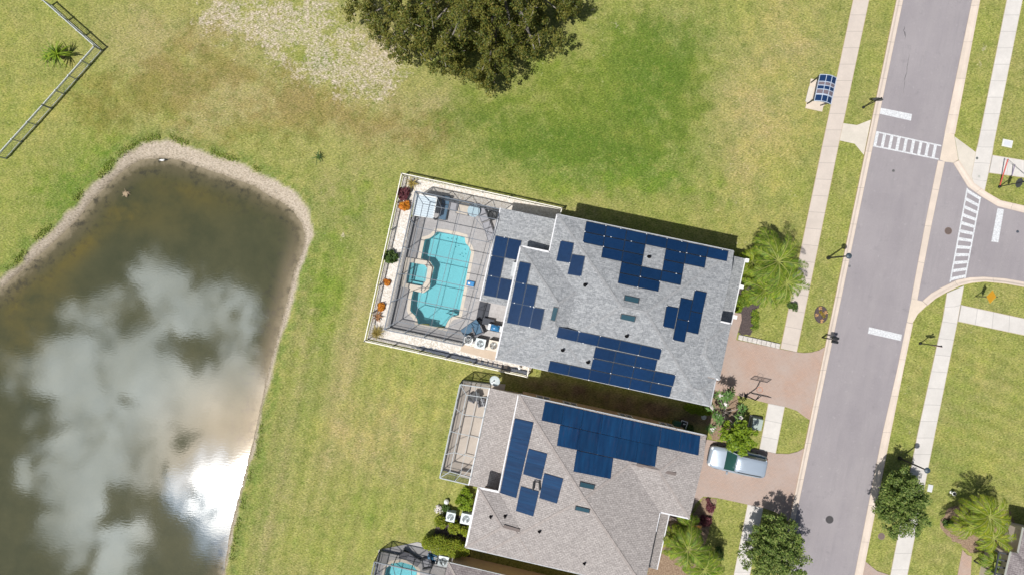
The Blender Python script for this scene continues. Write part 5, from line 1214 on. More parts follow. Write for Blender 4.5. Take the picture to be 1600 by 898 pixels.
t_ = thing('utility_box', 'grey green transformer box on the grass by the west pavement', 'utility box', P(1183, 663), ANG); t_.location = P(1183.5, 662.5, .7) * 1.0; t_.location.z = 0
mb = MB(); mb.box((0, 0, 0), .82, .95, .66, bev=.03); mb.build('cabinet', M('transformer_green', (.27, .33, .30), .5), t_, True); mb = MB(); mb.box((0, 0, -.02), 1.0, 1.15, .08); mb.build('pad', conc_pad, t_, True)
mb = MB(); mb.box((0, -.02, .66), .84, .9, .03); mb.build('lid', M('transformer_lid', (.34, .40, .37), .5), t_, True)
# mailbox pair
t_ = thing('mailbox', 'black twin mailbox on a forked post at the kerb, north of the pink paver driveway', 'mailbox', P(1284.5, 527), ANG)
mb = MB(); mb.box((0, 0, 0), .1, .1, 1.1); mb.box((.35, 0, 1.0), .9, .08, .08); mb.build('post', black, t_, True)
for k in (-1, 1):
    mb = MB(); vs = []
    for x in (.3, .82):
        for a in [math.pi * i / 6 for i in range(7)]: vs.append((x, k * .16 + .11 * math.cos(a), 1.14 + .12 * math.sin(a)))
        vs += [(x, k * .16 - .11, 1.08), (x, k * .16 + .11, 1.08)]
    n = 9; mb.add(vs, [(i, (i + 1) % n, n + (i + 1) % n, n + i) for i in range(n)] + [tuple(range(n))[::-1], tuple(range(n, 2 * n))]); mb.build('box', black, t_, True)
# bus shelter like glass canopy with bench slab
t_ = thing('bus_shelter', 'small shelter with curved dark blue glass roof and white ribs beside the west pavement', 'shelter', P(1271, 150)); 
mb = MB(); A = [P(u, v) for u, v in ((1266.5, 123.5), (1283, 126.5), (1298, 130), (1293, 160), (1286, 167), (1284, 175), (1258, 169.5))]; mb.prism([(p.x, p.y) for p in A], -.05, .07); mb.build('slab', conc_plain, t_)
zr = 2.35; q = [P(u, v, zr) for u, v in ((1281.5, 116.5), (1307.5, 122), (1300.5, 164), (1272.5, 157.5))]
ewv = q[1] - q[0]; nsv = q[3] - q[0]
def arch(i): return Vector((0, 0, .28 * math.sin(math.pi * i) - .06))
gb = MB(); nseg = 8
glb = M('blue_tinted_glass', (.012, .035, .10), .15, spec=.6); glb2 = M('amber_tinted_glass', (.17, .14, .16), .2, spec=.6)
for j, (v0, v1, mi) in enumerate(((0, .26, 0), (.26, .40, 1), (.40, .55, 0), (.55, .74, 1), (.74, 1, 0))):
    for i in range(nseg):
        a0, a1 = i / nseg, (i + 1) / nseg
        gb.add([q[0] + ewv * a0 + nsv * v0 + arch(a0), q[0] + ewv * a1 + nsv * v0 + arch(a1), q[0] + ewv * a1 + nsv * v1 + arch(a1), q[0] + ewv * a0 + nsv * v1 + arch(a0)], [(3, 2, 1, 0)], mi)
gb.build('roof_glass', [glb, glb2], t_)
mb = MB()
for v_ in (0, .26, .4, .55, .74, 1):
    for i in range(nseg): mb.beam(q[0] + ewv * (i / nseg) + nsv * v_ + arch(i / nseg) + Vector((0, 0, .03)), q[0] + ewv * ((i + 1) / nseg) + nsv * v_ + arch((i + 1) / nseg) + Vector((0, 0, .03)), .05 if v_ != .74 else .1, .04, 0)
for a_ in (0, .33, .66, 1): mb.beam(q[0] + ewv * a_ + arch(a_) + Vector((0, 0, .035)), q[3] + ewv * a_ + arch(a_) + Vector((0, 0, .035)), .045, .04)
mb.build('roof_rib', M('rib_blue_grey', (.42, .48, .58), .4), t_)
for (a_, b_) in (((1267, 129.5), (1281.5, 119)), ((1261, 162.5), (1275.5, 154)), ((1288, 131), (1303, 123)), ((1282, 165), (1297, 160))):
    m_ = MB(); A = P(*a_, .05); m_.beam(A, P(b_[0] - 2, b_[1] + 1, 2.3), .08, .08); m_.build('column', bronze, t_)
mb = MB(); A = P(1268, 136, .45); B = P(1262, 160, .45); mb.beam(A, B, .42, .06); mb.build('bench_seat', conc_pale, t_)
# basketball hoop
t_ = thing('basketball_hoop', 'black basketball hoop with a glass backboard at the south edge of the pink driveway', 'basketball hoop', P(1165, 617.5))
mb = MB(); b0 = P(1165, 617.5, 0); b1 = b0 + Vector((0, 0, 2.3)); mb.tube([b0, b1, b1 + Vector((.05, .25, .5))], .05, 8); mb.build('pole', black, t_)
bc = P(1179, 621, 3.1); bc = b0 + Vector((.1, .55, 3.1)); mb = MB(); mb.beam(b1, bc - Vector((0, .05, .2)), .04); mb.beam(b1 + Vector((.05, .25, .45)), bc + Vector((0, -.05, .2)), .04); mb.build('bracket', black, t_)
mb = MB()
for s_ in (-.45, .45): mb.beam(bc + AX * -.72 + Vector((0, 0, s_)), bc + AX * .72 + Vector((0, 0, s_)), .05)
for s_ in (-.7, .7): mb.beam(bc + AX * s_ + Vector((0, 0, -.45)), bc + AX * s_ + Vector((0, 0, .45)), .05)
for s_ in (-.22, .22): mb.beam(bc + AX * s_ + Vector((0, 0, -.25)), bc + AX * s_ + Vector((0, 0, .08)), .035)
mb.build('board_frame', black, t_)
mb = MB(); mb.add([bc + AX * -.7 + Vector((0, 0, -.44)), bc + AX * .7 + Vector((0, 0, -.44)), bc + AX * .7 + Vector((0, 0, .44)), bc + AX * -.7 + Vector((0, 0, .44))], [(0, 1, 2, 3)]); mb.build('backboard', screen_mat('backboard_acrylic', (.4, .42, .45), .35), t_)
mb = MB(); rc = bc + AY * .35 + Vector((0, 0, -.33)); mb.tube([rc + Vector((.23 * math.cos(a), .23 * math.sin(a), 0)) for a in [k * math.pi / 9 for k in range(19)]], .012, 6, cap=False); mb.build('rim', M('rim_orange', (.6, .12, .02), .4), t_)
mb = MB(); mb.box((b0.x, b0.y, .03), .3, .3, .06, ANG, bev=.02); mb.build('base', black, t_)
# bins in the side yard
t_ = thing('garbage_bin', 'green wheeled bin in the shaded gap between the two houses', 'bin', P(1054, 660), ANG); gbm = M('bin_green', (.02, .11, .07), .5)
mb = MB(); mb.add([(-.2, -.22, 0), (.2, -.22, 0), (.2, .22, 0), (-.2, .22, 0), (-.27, -.3, .95), (.27, -.3, .95), (.27, .3, .95), (-.27, .3, .95)], [(3, 2, 1, 0), (4, 5, 6, 7), (0, 1, 5, 4), (1, 2, 6, 5), (2, 3, 7, 6), (3, 0, 4, 7)]); mb.build('body', gbm, t_, True)
mb = MB(); mb.box((0, 0, .95), .58, .64, .07, bev=.03); mb.build('lid', gbm, t_, True)
t_ = thing('storage_crate', 'white edged open black crate beside the green bin in the shaded gap', 'crate', P(1066, 662), ANG - .1); mb = MB(); mb.box((0, 0, 0), .5, .68, .4); mb.build('body', black, t_, True)
mb = MB()
for x, y, a_, b_ in ((0, .33, .56, .07), (0, -.33, .56, .07), (.26, 0, .07, .6), (-.26, 0, .07, .6)): mb.box((x, y, .4), a_, b_, .04)
mb.box((.05, .1, .41), .2, .1, .05)
mb.build('rim', white, t_, True)
t_ = thing('garden_pot', 'small white pot at the front corner of the grey roofed house', 'pot', P(1098, 650)); mb = MB(); mb.lathe((0, 0, 0), [(.13, 0), (.2, .3), (.22, .34), (.17, .34), (.15, .2)], 14); mb.build('pot', white, t_, True)
t_ = thing('garden_pot', 'white ball shaped pot on the grass left of the lime green shrub', 'pot', P(698, 782)); mb = MB(); mb.lathe((0, 0, 0), [(.12, 0), (.21, .12), (.21, .28), (.12, .4), (.05, .45)], 14); mb.build('pot', white, t_, True)
mb = MB(); q = P(1098.6 + 388, 0); 
t_ = thing('garden_urn', 'small dark topped white urn standing alone on the east lawn', 'urn', P(1485, 768)); mb = MB(); mb.lathe((0, 0, 0), [(.1, 0), (.13, .1), (.06, .2), (.17, .5), (.13, .52)], 12); mb.build('body', white, t_, True); mb = MB(); mb.lathe((0, 0, .52), [(.14, 0), (.1, .05)], 12); mb.build('soil', black, t_, True)

# ---- parked car (heads left, towards the house)
silver = M('silver_blue_paint', (.42, .49, .58), .25, .35, spec=.6); cglass = M('car_glass', (.02, .07, .06), .06, spec=.7); tyre = M('tyre', (.02, .02, .02), .9); rimm = M('alloy', (.5, .52, .55), .3, .9)
trim = M('dark_trim', (.03, .032, .035), .5); red_l = M('tail_lamp', (.4, .02, .02), .2); headm = M('head_lamp', (.75, .78, .8), .1, spec=.9)
car = thing('parked_car', 'silver blue parked estate car under the edge of the lime green tree', 'car', P(1150.5, 720, .7), ANG + math.pi); car.location.z = .05
# body lofted from cross sections along x (front at +x)
def loft(name, secs, mat, parent, smooth=True, cap=True):
    mb = MB(); n = len(secs[0]); vs = [p for s_ in secs for p in s_]
    fs = [(i * n + k, i * n + (k + 1) % n, (i + 1) * n + (k + 1) % n, (i + 1) * n + k) for i in range(len(secs) - 1) for k in range(n)]
    if cap: fs += [tuple(range(n))[::-1], tuple((len(secs) - 1) * n + k for k in range(n))]
    mb.add(vs, fs); o = mb.build(name, mat, parent, True, smooth)
    return o
def csec(x, w, zb, zs, zt, r=.16, crown=.04):
    """section ring: bottom, side, shoulder, top"""
    h = [( w * .94, zb), (w, zb + .15), (w, zs - .05), (w * .985, zs), (w - r * .5, zt - crown * .6), (w * .62, zt - crown * .15), (0, zt)]
    pts = [(x, y, z) for y, z in h] + [(x, -y, z) for y, z in h[-2::-1]]
    return pts
secs = [csec(2.30, .52, .38, .55, .62), csec(2.27, .70, .30, .60, .70), csec(2.12, .83, .26, .70, .80), csec(1.85, .90, .24, .80, .88), csec(1.3, .92, .22, .86, .97), csec(.85, .93, .22, .92, 1.02), csec(.3, .94, .22, .95, 1.04), csec(-.8, .945, .22, .97, 1.05),
        csec(-1.7, .935, .22, .98, 1.05), csec(-2.15, .90, .26, .96, 1.03), csec(-2.33, .84, .30, .90, .98), csec(-2.38, .74, .36, .80, .90)]
loft('body', secs, silver, car)
def gsec(x, wb, wt, zb, zt): 
    return [(x, wb, zb), (x, wt + .03, zt - .10), (x, wt - .05, zt - .02), (x, 0, zt), (x, -wt + .05, zt - .02), (x, -wt - .03, zt - .10), (x, -wb, zb)]
loft('greenhouse', [gsec(1.02, .80, .78, 1.0, 1.03), gsec(.28, .84, .68, 1.0, 1.60), gsec(-.6, .86, .70, 1.02, 1.68), gsec(-1.75, .85, .68, 1.02, 1.66), gsec(-2.16, .82, .66, 1.02, 1.50), gsec(-2.30, .80, .76, 1.0, 1.05)], cglass, car)
def rsec(x, w, z, c=.03): return [(x, w, z - .05), (x, w - .04, z), (x, w * .5, z + c), (x, 0, z + c * 1.25), (x, -w * .5, z + c), (x, -w + .04, z), (x, -w, z - .05), (x, 0, z - .06)]
loft('roof_panel', [rsec(.34, .64, 1.575, .01), rsec(.22, .70, 1.62), rsec(-.6, .715, 1.68), rsec(-1.7, .70, 1.67), rsec(-2.08, .66, 1.60), rsec(-2.18, .60, 1.56, .02)], silver, car)
for y in (-1, 1):
    mb = MB(); mb.tube([(.1, y * .67, 1.64), (0, y * .67, 1.72), (-1.75, y * .66, 1.74), (-1.85, y * .66, 1.67)], .022, 6); mb.build('roof_rail', trim, car, True)
    mb = MB(); mb.beam((.98, y * .80, 1.02), (.30, y * .69, 1.60), .07, .05); mb.build('front_pillar', silver, car, True)
    mb = MB(); mb.beam((-2.2, y * .78, 1.06), (-2.05, y * .66, 1.58), .1, .06); mb.build('rear_pillar', silver, car, True)
    mb = MB(); mb.box((.72, y * 1.02, 1.0), .13, .22, .14, bev=.04); m_ = mb.build('wing_mirror', silver, car, True)
    mb = MB(); mb.ellipsoid((2.1, y * .66, .70), (.17, .17, .09), 10, 6); mb.build('headlight', headm, car, True)
    mb = MB(); mb.box((-2.31, y * .70, .75), .08, .2, .28, bev=.02); mb.build('taillight', red_l, car, True)
    for x in (1.42, -1.38):
        mb = MB(); n = 22
        mb.tube([(x, y * .70, .34), (x, y * .955, .34)], .34, n); w_ = mb.build('wheel', tyre, car, True); mb = MB(); mb.tube([(x, y * .94, .34), (x, y * .965, .34)], .22, 16); mb.build('rim', rimm, w_, True)
mb = MB()
for k in range(-3, 4): mb.box((-.85, k * .16, 1.705 - abs(k) * .008), 1.7, .015, .008)
mb.build('roof_ribs', M('rib_paint', (.28, .33, .39), .3, .6), car, True)
mb = MB(); mb.beam((2.30, -.45, .42), (2.30, .45, .42), .04, .16); mb.build('grille', trim, car, True)
mb = MB(); mb.add([(.93, -.62, 1.06), (.86, -.1, 1.12), (.90, -.1, 1.10), (.97, -.62, 1.04)], [(0, 1, 2, 3)]); mb.build('wiper', trim, car, True)
# ---------------------------------------------------------------- vegetation
def leaf_quads(cent, size, r, up=.6, aspect=.5, jit=.35, dirs=None):
    n = len(cent); nrm = r.normal(size=(n, 3)); nrm /= np.linalg.norm(nrm, axis=1, keepdims=True); nrm[:, 2] = np.abs(nrm[:, 2]) + up
    nrm /= np.linalg.norm(nrm, axis=1, keepdims=True)
    a = r.normal(size=(n, 3)) if dirs is None else dirs + r.normal(size=(n, 3)) * .35
    a -= nrm * np.sum(a * nrm, 1, keepdims=True); a /= np.linalg.norm(a, axis=1, keepdims=True) + 1e-9
    b_ = np.cross(nrm, a); s_ = (size * (1 + jit * r.uniform(-1, 1, n)))[:, None] if np.isscalar(size) else size[:, None]
    v = np.stack([cent - a * s_ * .5, cent + b_ * s_ * aspect * .5 - a * s_ * .05, cent + a * s_ * .5, cent - b_ * s_ * aspect * .5 - a * s_ * .05], 1)
    return v.reshape(-1, 3)
def leaf_mesh(name, verts, mat, parent):
    verts = verts - np.array(ORG[parent.name]); q = np.arange(len(verts)).reshape(-1, 4)
    return np_mesh(name, verts, q, mat, parent)
def clump_cloud(clumps, per, size, r, flat=.75, up=.6, aspect=.5):
    cs = []
    for (x, y, z, rad) in clumps:
        d_ = r.normal(size=(per, 3)); d_ /= np.linalg.norm(d_, axis=1, keepdims=True); d_ *= (r.random((per, 1)) ** .45) * rad; d_[:, 2] *= flat; cs.append(d_ + np.array([x, y, z]))
    return leaf_quads(np.concatenate(cs), size, r, up, aspect)
def branches(base, tips, r0, mat, parent, name='trunk', split=.35, seed=1):
    rr = random.Random(seed); mb = MB(); zf = base[2] + (min(t_[2] for t_ in tips) - base[2]) * split + .1; fk = Vector((base[0], base[1], zf))
    mb.tube([base - Vector((0, 0, .1)), base + Vector((0, 0, .15)), fk], [r0 * 1.5, r0 * 1.05, r0 * .85], 9)
    for t_ in tips:
        t_ = Vector(t_); m1 = fk.lerp(t_, .4) + Vector((rr.uniform(-.2, .2), rr.uniform(-.2, .2), rr.uniform(0, .3))); m2 = fk.lerp(t_, .75) + Vector((rr.uniform(-.15, .15), rr.uniform(-.15, .15), .1))
        mb.tube([fk - Vector((0, 0, .1)), m1, m2, t_], [r0 * .55, r0 * .38, r0 * .22, r0 * .06], 6)
    return mb.build(name, mat, parent)
oak_l = leaf('oak_leaves', [(.04, .062, .012), (.09, .13, .02), (.18, .19, .03), (.24, .19, .04), (.15, .16, .03), (.07, .095, .02)], trans=.2, gold=(.20, .19, .035))
str_l = leaf('street_tree_leaves', [(.05, .095, .02), (.13, .21, .04), (.23, .31, .06), (.35, .40, .12), (.09, .15, .035)], trans=.28)
lime_l = leaf('lime_leaves', [(.10, .17, .015), (.22, .33, .02), (.32, .42, .03), (.15, .24, .02)], trans=.3)
hedge_l = leaf('hedge_leaves', [(.12, .17, .015), (.28, .36, .025), (.42, .45, .04), (.18, .25, .02), (.32, .27, .04)], trans=.2)
green_l = leaf('shrub_leaves', [(.035, .075, .02), (.09, .16, .03), (.15, .22, .05)], trans=.25)
palm_l = leaf('palm_leaflets', [(.05, .10, .012), (.24, .37, .03), (.13, .22, .02), (.42, .48, .06), (.09, .15, .02)], trans=.28)
palm_y = leaf('palm_leaflets_yellow', [(.09, .15, .015), (.34, .40, .03), (.18, .28, .02), (.48, .46, .04)], trans=.3)
palm_o = leaf('palm_leaflets_dead', [(.45, .20, .04), (.55, .30, .07), (.35, .18, .05)], trans=.2)
purple_l = leaf('purple_leaves', [(.09, .02, .03), (.20, .05, .07), (.32, .14, .14), (.06, .02, .03)], trans=.2)
orange_l = leaf('orange_leaves', [(.55, .20, .02), (.72, .33, .03), (.62, .16, .03), (.50, .30, .04)], trans=.2)
gold_l = leaf('golden_grass', [(.20, .17, .05), (.42, .32, .09), (.55, .42, .12), (.12, .12, .05)], trans=.2)
grey_l = leaf('plumeria_leaves', [(.06, .13, .03), (.13, .25, .06), (.20, .32, .10)], trans=.25)
blossom = leaf('white_blossom', [(.75, .68, .66), (.80, .78, .75)], trans=.1)
reddead_l = leaf('reddish_leaves', [(.30, .13, .06), (.42, .24, .10), (.22, .10, .06)], trans=.2)

# big oak at the top: drooping clumps over a wide crown
def big_tree():
    r = np.random.default_rng(11); tr_ = thing('oak_tree', 'huge dark olive tree with drooping clumps spreading in from the top edge', 'tree', P(775, -70))
    lobes = [(600, -20, 42, 32, 5.5), (650, 30, 45, 40, 6), (700, 55, 50, 45, 6), (745, 90, 52, 42, 5.2), (790, 50, 50, 55, 6.5), (745, 20, 60, 50, 8), (680, -20, 60, 45, 8), (620, 15, 36, 34, 5), (850, 45, 38, 28, 5.5), (865, 0, 42, 35, 6), (800, -20, 70, 60, 8.5),
             (560, -12, 34, 18, 4.5), (720, -80, 120, 60, 9.5), (850, -70, 90, 60, 8), (640, -90, 80, 60, 8), (780, -160, 150, 70, 9), (622, 62, 26, 24, 4.2), (690, 92, 34, 24, 4.4), (775, 112, 26, 18, 4.4), (835, 62, 34, 14, 4.4), (895, -5, 26, 22, 4.6)]
    cl = []
    for (u, v, ru, rv, z) in lobes:
        u -= 12; v += 3
        n = max(3, int(ru * rv / 230))
        for _ in range(n):
            a = r.uniform(0, 6.283); q = r.random() ** .6; du = math.cos(a) * q; dv = math.sin(a) * q
            zz = z * (1 - .38 * q * q) + r.normal() * .5; p = P(u + du * ru, v + dv * rv, zz)
            for k in range(7):            # a drooping tuft: a column of small clumps, narrower towards its foot
                hh = k * .32; cl.append((p.x + r.normal() * .34, p.y + r.normal() * .34 - .02 * k, zz - hh, max(.18, r.uniform(.30, .48) - .02 * k)))
    vt = clump_cloud(cl, 66, .175, r, 1.3, .35, .45); leaf_mesh('crown', vt, oak_l, tr_)
    low = [(x, y, z - 1.3, rad * 1.2) for x, y, z, rad in cl if r.random() < .35]; leaf_mesh('inner_crown', clump_cloud(low, 30, .22, r, 1.0, .2), oak_l, tr_)
    tips = [c[:3] for c in cl[::23]]
    branches(P(775, -70), [Vector(t_) - Vector((0, 0, .3)) for t_ in tips], .42, M('pale_bark', (.30, .27, .24), .9, var=.3, vscale=8), tr_, split=.3)
    mb = MB()
    for c_ in cl[::9]:
        p = Vector(c_[:3]) + Vector((0, 0, .1)); d_ = Vector((r.normal(), r.normal(), .15)).normalized() * .7; mb.tube([p - d_ * .7, p, p + d_ * .6 + Vector((0, 0, .08))], [.016, .012, .005], 5)
    tag(mb.build('twigs', M('pale_twig', (.42, .38, .34), .9), tr_), kind='stuff')
big_tree()
def round_tree(base, cpx, zc, rad, rz, label, mat, seed, n=120, per=60, size=.17, up=.5, barkm=bark, r0=.10, group=None, hole=.12):
    r = np.random.default_rng(seed); th = thing('street_tree', label, 'tree', P(*base), 0, group); c_ = P(cpx[0], cpx[1], zc); cl = []
    for i in range(n):
        d_ = r.normal(size=3); d_ /= np.linalg.norm(d_); q = r.random() ** .33
        bump_ = 1 + .13 * math.sin(3 * math.atan2(d_[1], d_[0]) + seed) + .10 * r.normal()
        if r.random() < hole: continue
        p = c_ + Vector((d_[0] * rad[0] * q * bump_, d_[1] * rad[1] * q * bump_, d_[2] * rz * q)); cl.append((p.x, p.y, p.z, r.uniform(.2, .42)))
    leaf_mesh('crown', clump_cloud(cl, per, size, r, .9, up), mat, th)
    top = [Vector(k[:3]) for k in cl[::max(1, n // 14)]]; branches(P(*base), top, r0, barkm, th, seed=seed); return th
round_tree((1381, 767), (1411, 786), 3.1, (1.8, 2.55), 1.6, 'round dark green street tree on the east verge hiding a lamp post', str_l, 3, 330, 60, .17, group='round street trees', hole=.08)
round_tree((1191, 838), (1212, 860), 3.2, (2.35, 2.5), 1.6, 'round dark green street tree on the west verge at the bottom edge', str_l, 4, 350, 60, .17, group='round street trees', hole=.08)
th_ = round_tree((1144, 678), (1155, 684), 2.4, (1.35, 1.3), 1.1, 'small lime green tree overhanging the parked car', lime_l, 6, 80, 34, .24, up=.8, r0=.07, hole=.14)
# palms
def palm(base, crown_px, zc, L, nf, label, mat, seed, group=None, droop=1.15, lw=.55, name='palm_tree', dead=0, nl=26, up0=.75, trunk_r=.13):
    r = random.Random(seed); th = thing(name, label, 'palm', P(*base), 0, group); c_ = P(crown_px[0], crown_px[1], zc); b0 = P(*base); nf = int(nf * 1.35)
    mb = MB(); mb.tube([b0 - Vector((0, 0, .1)), b0 + Vector((0, 0, .3)), b0.lerp(c_, .6), c_], [trunk_r * 1.4, trunk_r * 1.1, trunk_r * .9, trunk_r], 10); mb.build('trunk', palmbark, th)
    V_, V2, rachis = [], [], MB()
    for i in range(nf):
        az = 2 * math.pi * i / nf + r.uniform(-.22, .22); el = up0 * r.uniform(.1, 1.25); Lf = L * r.uniform(.85, 1.25); p = c_.copy(); pts = [p.copy()]; seg = 12; isdead = i < dead
        for k in range(seg):
            e_ = el - droop * (1.9 if not isdead else 2.3) * (k / seg) ** 1.25; d_ = Vector((math.cos(az) * math.cos(e_), math.sin(az) * math.cos(e_), math.sin(e_))); p = p + d_ * Lf / seg; pts.append(p.copy())
        rachis.tube(pts, [.035 * (1 - .8 * k / seg) for k in range(seg + 1)], 4)
        for k in range(nl):
            t_ = .12 + .88 * k / nl;  f = t_ * seg; j = min(int(f), seg - 1); q = pts[j].lerp(pts[j + 1], f - j); tg = (pts[j + 1] - pts[j]).normalized(); sd = tg.cross(Vector((0, 0, 1))).normalized(); upv = sd.cross(tg)
            ll = .78 * lw * math.sin(math.pi * min(1, .15 + t_ * .8)) * r.uniform(.8, 1.1) + .08; wd = .030 + .016 * r.random()
            for s_ in (-1, 1):
                dl = (sd * s_ + tg * (.75 + .3 * r.random()) + upv * r.uniform(-.35, .15) - Vector((0, 0, .25))).normalized(); w_ = tg * wd
                (V2 if isdead else V_).extend([q - w_, q + dl * ll * .5 - w_ * .8, q + dl * ll, q + w_ * 1.1 + dl * ll * .4])
    leaf_mesh('fronds', np.array([tuple(v) for v in V_]), mat, th)
    if V2: leaf_mesh('dead_frond', np.array([tuple(v) for v in V2]), palm_o, th)
    rachis.build('leaf_stalks', M('stalk', (.30, .33, .08), .6), th)
    return th
G1 = 'palms in front of the grey roofed house'
palm((1204, 418), (1216, 408), 4.6, 2.6, 13, 'tallest green palm between the grey roof and the west pavement', palm_l, 1, G1, lw=.6, nl=30)
palm((1215, 442), (1229, 441), 3.9, 2.1, 13, 'green palm whose fronds hang over the west pavement', palm_l, 2, G1, lw=.6, nl=28)
palm((1184, 452), (1195, 452), 3.2, 1.9, 12, 'lower green palm beside the dark mulch, south west of the other palms', palm_l, 3, G1, lw=.55)
palm((1170, 414), (1175, 410), 1.9, 1.5, 11, 'yellow green palm touching the corner of the grey roof', palm_y, 4, G1, lw=.5)
palm((1163, 432), (1168, 430), 1.5, 1.3, 10, 'bright yellow low palm against the east edge of the grey roof', palm_y, 5, G1, lw=.45)
palm((1196, 386), (1203, 382), 3.0, 1.7, 11, 'northernmost green palm, with dark shade on the lawn beside it', palm_l, 8, G1, lw=.5)
G2 = 'palms beside the brown roofed house'
palm((1062, 842), (1074, 857), 3.6, 2.2, 15, 'largest green palm at the bottom edge beside the brown roofed house', palm_l, 11, G2, lw=.6, nl=30)
palm((1083, 872), (1101, 889), 3.3, 1.9, 13, 'green palm at the very bottom edge, nearest the lawn strip', palm_l, 12, G2, lw=.55, nl=28)
palm((1046, 838), (1055, 845), 2.6, 1.6, 11, 'yellowish palm nearest the narrow brown porch roof', palm_y, 13, G2, lw=.5)
palm((1067, 818), (1076, 822), 2.2, 1.4, 11, 'small palm with one orange dead frond below the brown eave', palm_l, 14, G2, lw=.45, dead=1)
G3 = 'palms at the bottom right corner'
palm((1512, 800), (1545, 806), 3.4, 2.2, 14, 'largest yellow green palm by the house in the bottom right corner', palm_y, 21, G3, lw=.6, nl=30)
palm((1498, 812), (1515, 818), 2.4, 1.8, 11, 'yellow green palm on the west edge of the bottom right bed', palm_y, 22, G3, lw=.5)
palm((1527, 832), (1553, 840), 2.8, 1.8, 12, 'yellow green palm leaning over the porch of the corner house', palm_y, 23, G3, lw=.5)
palm((1540, 868), (1553, 880), 1.8, 1.2, 10, 'low dark green palm by the pink garden path', palm_l, 24, G3, lw=.45)
# cactus like / aloe palm beside the top left fence
def strappy(base, z0, L, n, w, label, mat, seed, cat='plant', name='agave_plant', up=(.2, 1.2), seg=5, group=None, droop=1.2, stem=True):
    r = random.Random(seed); th = thing(name, label, cat, P(*base), 0, group); c_ = P(*base) + Vector((0, 0, z0)); V_ = []
    for i in range(n):
        az = r.uniform(0, 6.283); el = r.uniform(*up); Lf = L * r.uniform(.6, 1.1); p = c_ + Vector((r.uniform(-.05, .05), r.uniform(-.05, .05), 0)); sd = Vector((-math.sin(az), math.cos(az), 0))
        for k in range(seg):
            e_ = el - droop * (k / seg); d_ = Vector((math.cos(az) * math.cos(e_), math.sin(az) * math.cos(e_), math.sin(e_))) * Lf / seg; w0 = w * (1 - .85 * k / seg); w1 = w * (1 - .85 * (k + 1) / seg)
            V_.extend([p - sd * w0, p + sd * w0, p + d_ + sd * w1, p + d_ - sd * w1]); p = p + d_
    leaf_mesh('leaves', np.array([tuple(v) for v in V_]), mat, th)
    if stem: mb = MB(); b_ = P(*base); mb.tube([b_ - Vector((0, 0, .1)), b_ + Vector((0, 0, max(.15, z0)))], [.07, .05], 8); mb.build('stem', bark, th)
    return th
strappy((101, 91), .9, 1.45, 38, .075, 'spiky green plant by the corner of the grey white fence, larger eastern rosette', lime_l, 31, up=(-.1, 1.1), group='spiky plants by the top left fence')
strappy((83, 93), .5, 1.25, 30, .06, 'spiky light green plant by the top left fence, smaller western rosette', palm_l, 32, up=(-.1, .9), group='spiky plants by the top left fence')
strappy((589.5, 519), .15, .78, 90, .035, 'golden yellow spiky tuft in the south west corner of the picket fence', gold_l, 33, name='grass_tuft', up=(.3, 1.4), droop=.7)
strappy((645, 287.5), .3, .7, 60, .035, 'brown and gold strappy tuft in the north west corner of the gravel strip', gold_l, 34, name='grass_tuft', up=(.2, 1.3), droop=1.0)
strappy((591, 494), .2, .55, 34, .05, 'reddish brown plant leaning over the west picket fence near its southern end', reddead_l, 35, name='bromeliad', up=(.1, 1.1))
def bush(base, rad, h, label, mat, seed, per=70, size=.12, cat='shrub', name='shrub', n=None, group=None, up=.5, px=None, aspect=.55, flower=None):
    r = np.random.default_rng(seed); th = thing(name, label, cat, P(*base), 0, group); c_ = P(*base); n = n or int(14 + rad[0] * rad[1] * 26); cl = []
    for _ in range(n):
        d_ = r.normal(size=3); d_ /= np.linalg.norm(d_); q = r.random() ** .4; cl.append((c_.x + d_[0] * rad[0] * q * .85, c_.y + d_[1] * rad[1] * q * .85, h * .5 + d_[2] * h * .42 * q, .16 + .1 * r.random()))
    leaf_mesh('leaves', clump_cloud(cl, per, size, r, .9, up, aspect), mat, th)
    mb = MB()
    for k in range(5): a = k * 1.257 + seed; mb.tube([c_ + Vector((0, 0, -.08)), c_ + Vector((math.cos(a) * rad[0] * .3, math.sin(a) * rad[1] * .3, h * .35)), c_ + Vector((math.cos(a) * rad[0] * .6, math.sin(a) * rad[1] * .6, h * .7))], [.035, .025, .01], 5)
    mb.build('stems', bark, th)
    return th
bush((632.5, 304), (.52, .62), 1.0, 'dark purple red shrub spilling over the west picket fence', purple_l, 41, size=.16)
bush((632.5, 322.5), (.45, .42), .7, 'bright orange plant just south of the purple shrub', orange_l, 42, size=.2, name='croton')
bush((611, 402.5), (.62, .58), 1.1, 'round green shrub straddling the west picket fence halfway down', green_l, 43, size=.17)
bush((604, 441), (.22, .22), .4, 'small orange plant alone between the green shrub and the yellow one', orange_l, 44, n=9, size=.12, name='croton')
bush((597, 478.5), (.30, .32), .5, 'orange yellow plant just north of the reddish brown one', orange_l, 45, n=12, size=.15, name='croton')
bush((728, 779), (.82, 1.15), .95, 'large lime green shrub in the notch of the brown roofed house', lime_l, 46, size=.16)
for i, (u, v, r_, l) in enumerate(((688, 817.5, .55, 'westernmost of three round clipped shrubs between the cooling units and the long hedge'), (710, 825, .56, 'middle of three round clipped shrubs between the cooling units and the long hedge'), (729, 831, .50, 'easternmost of three round clipped shrubs, tucked against the brown roofed house'))):
    q = P(u, v, .9); bush((q.x / (H / F) + 800, 449 - q.y / (H / F)), (r_, r_), 1.25, l, hedge_l, 50 + i, n=60, size=.11, group='round clipped shrubs', name='clipped_shrub')
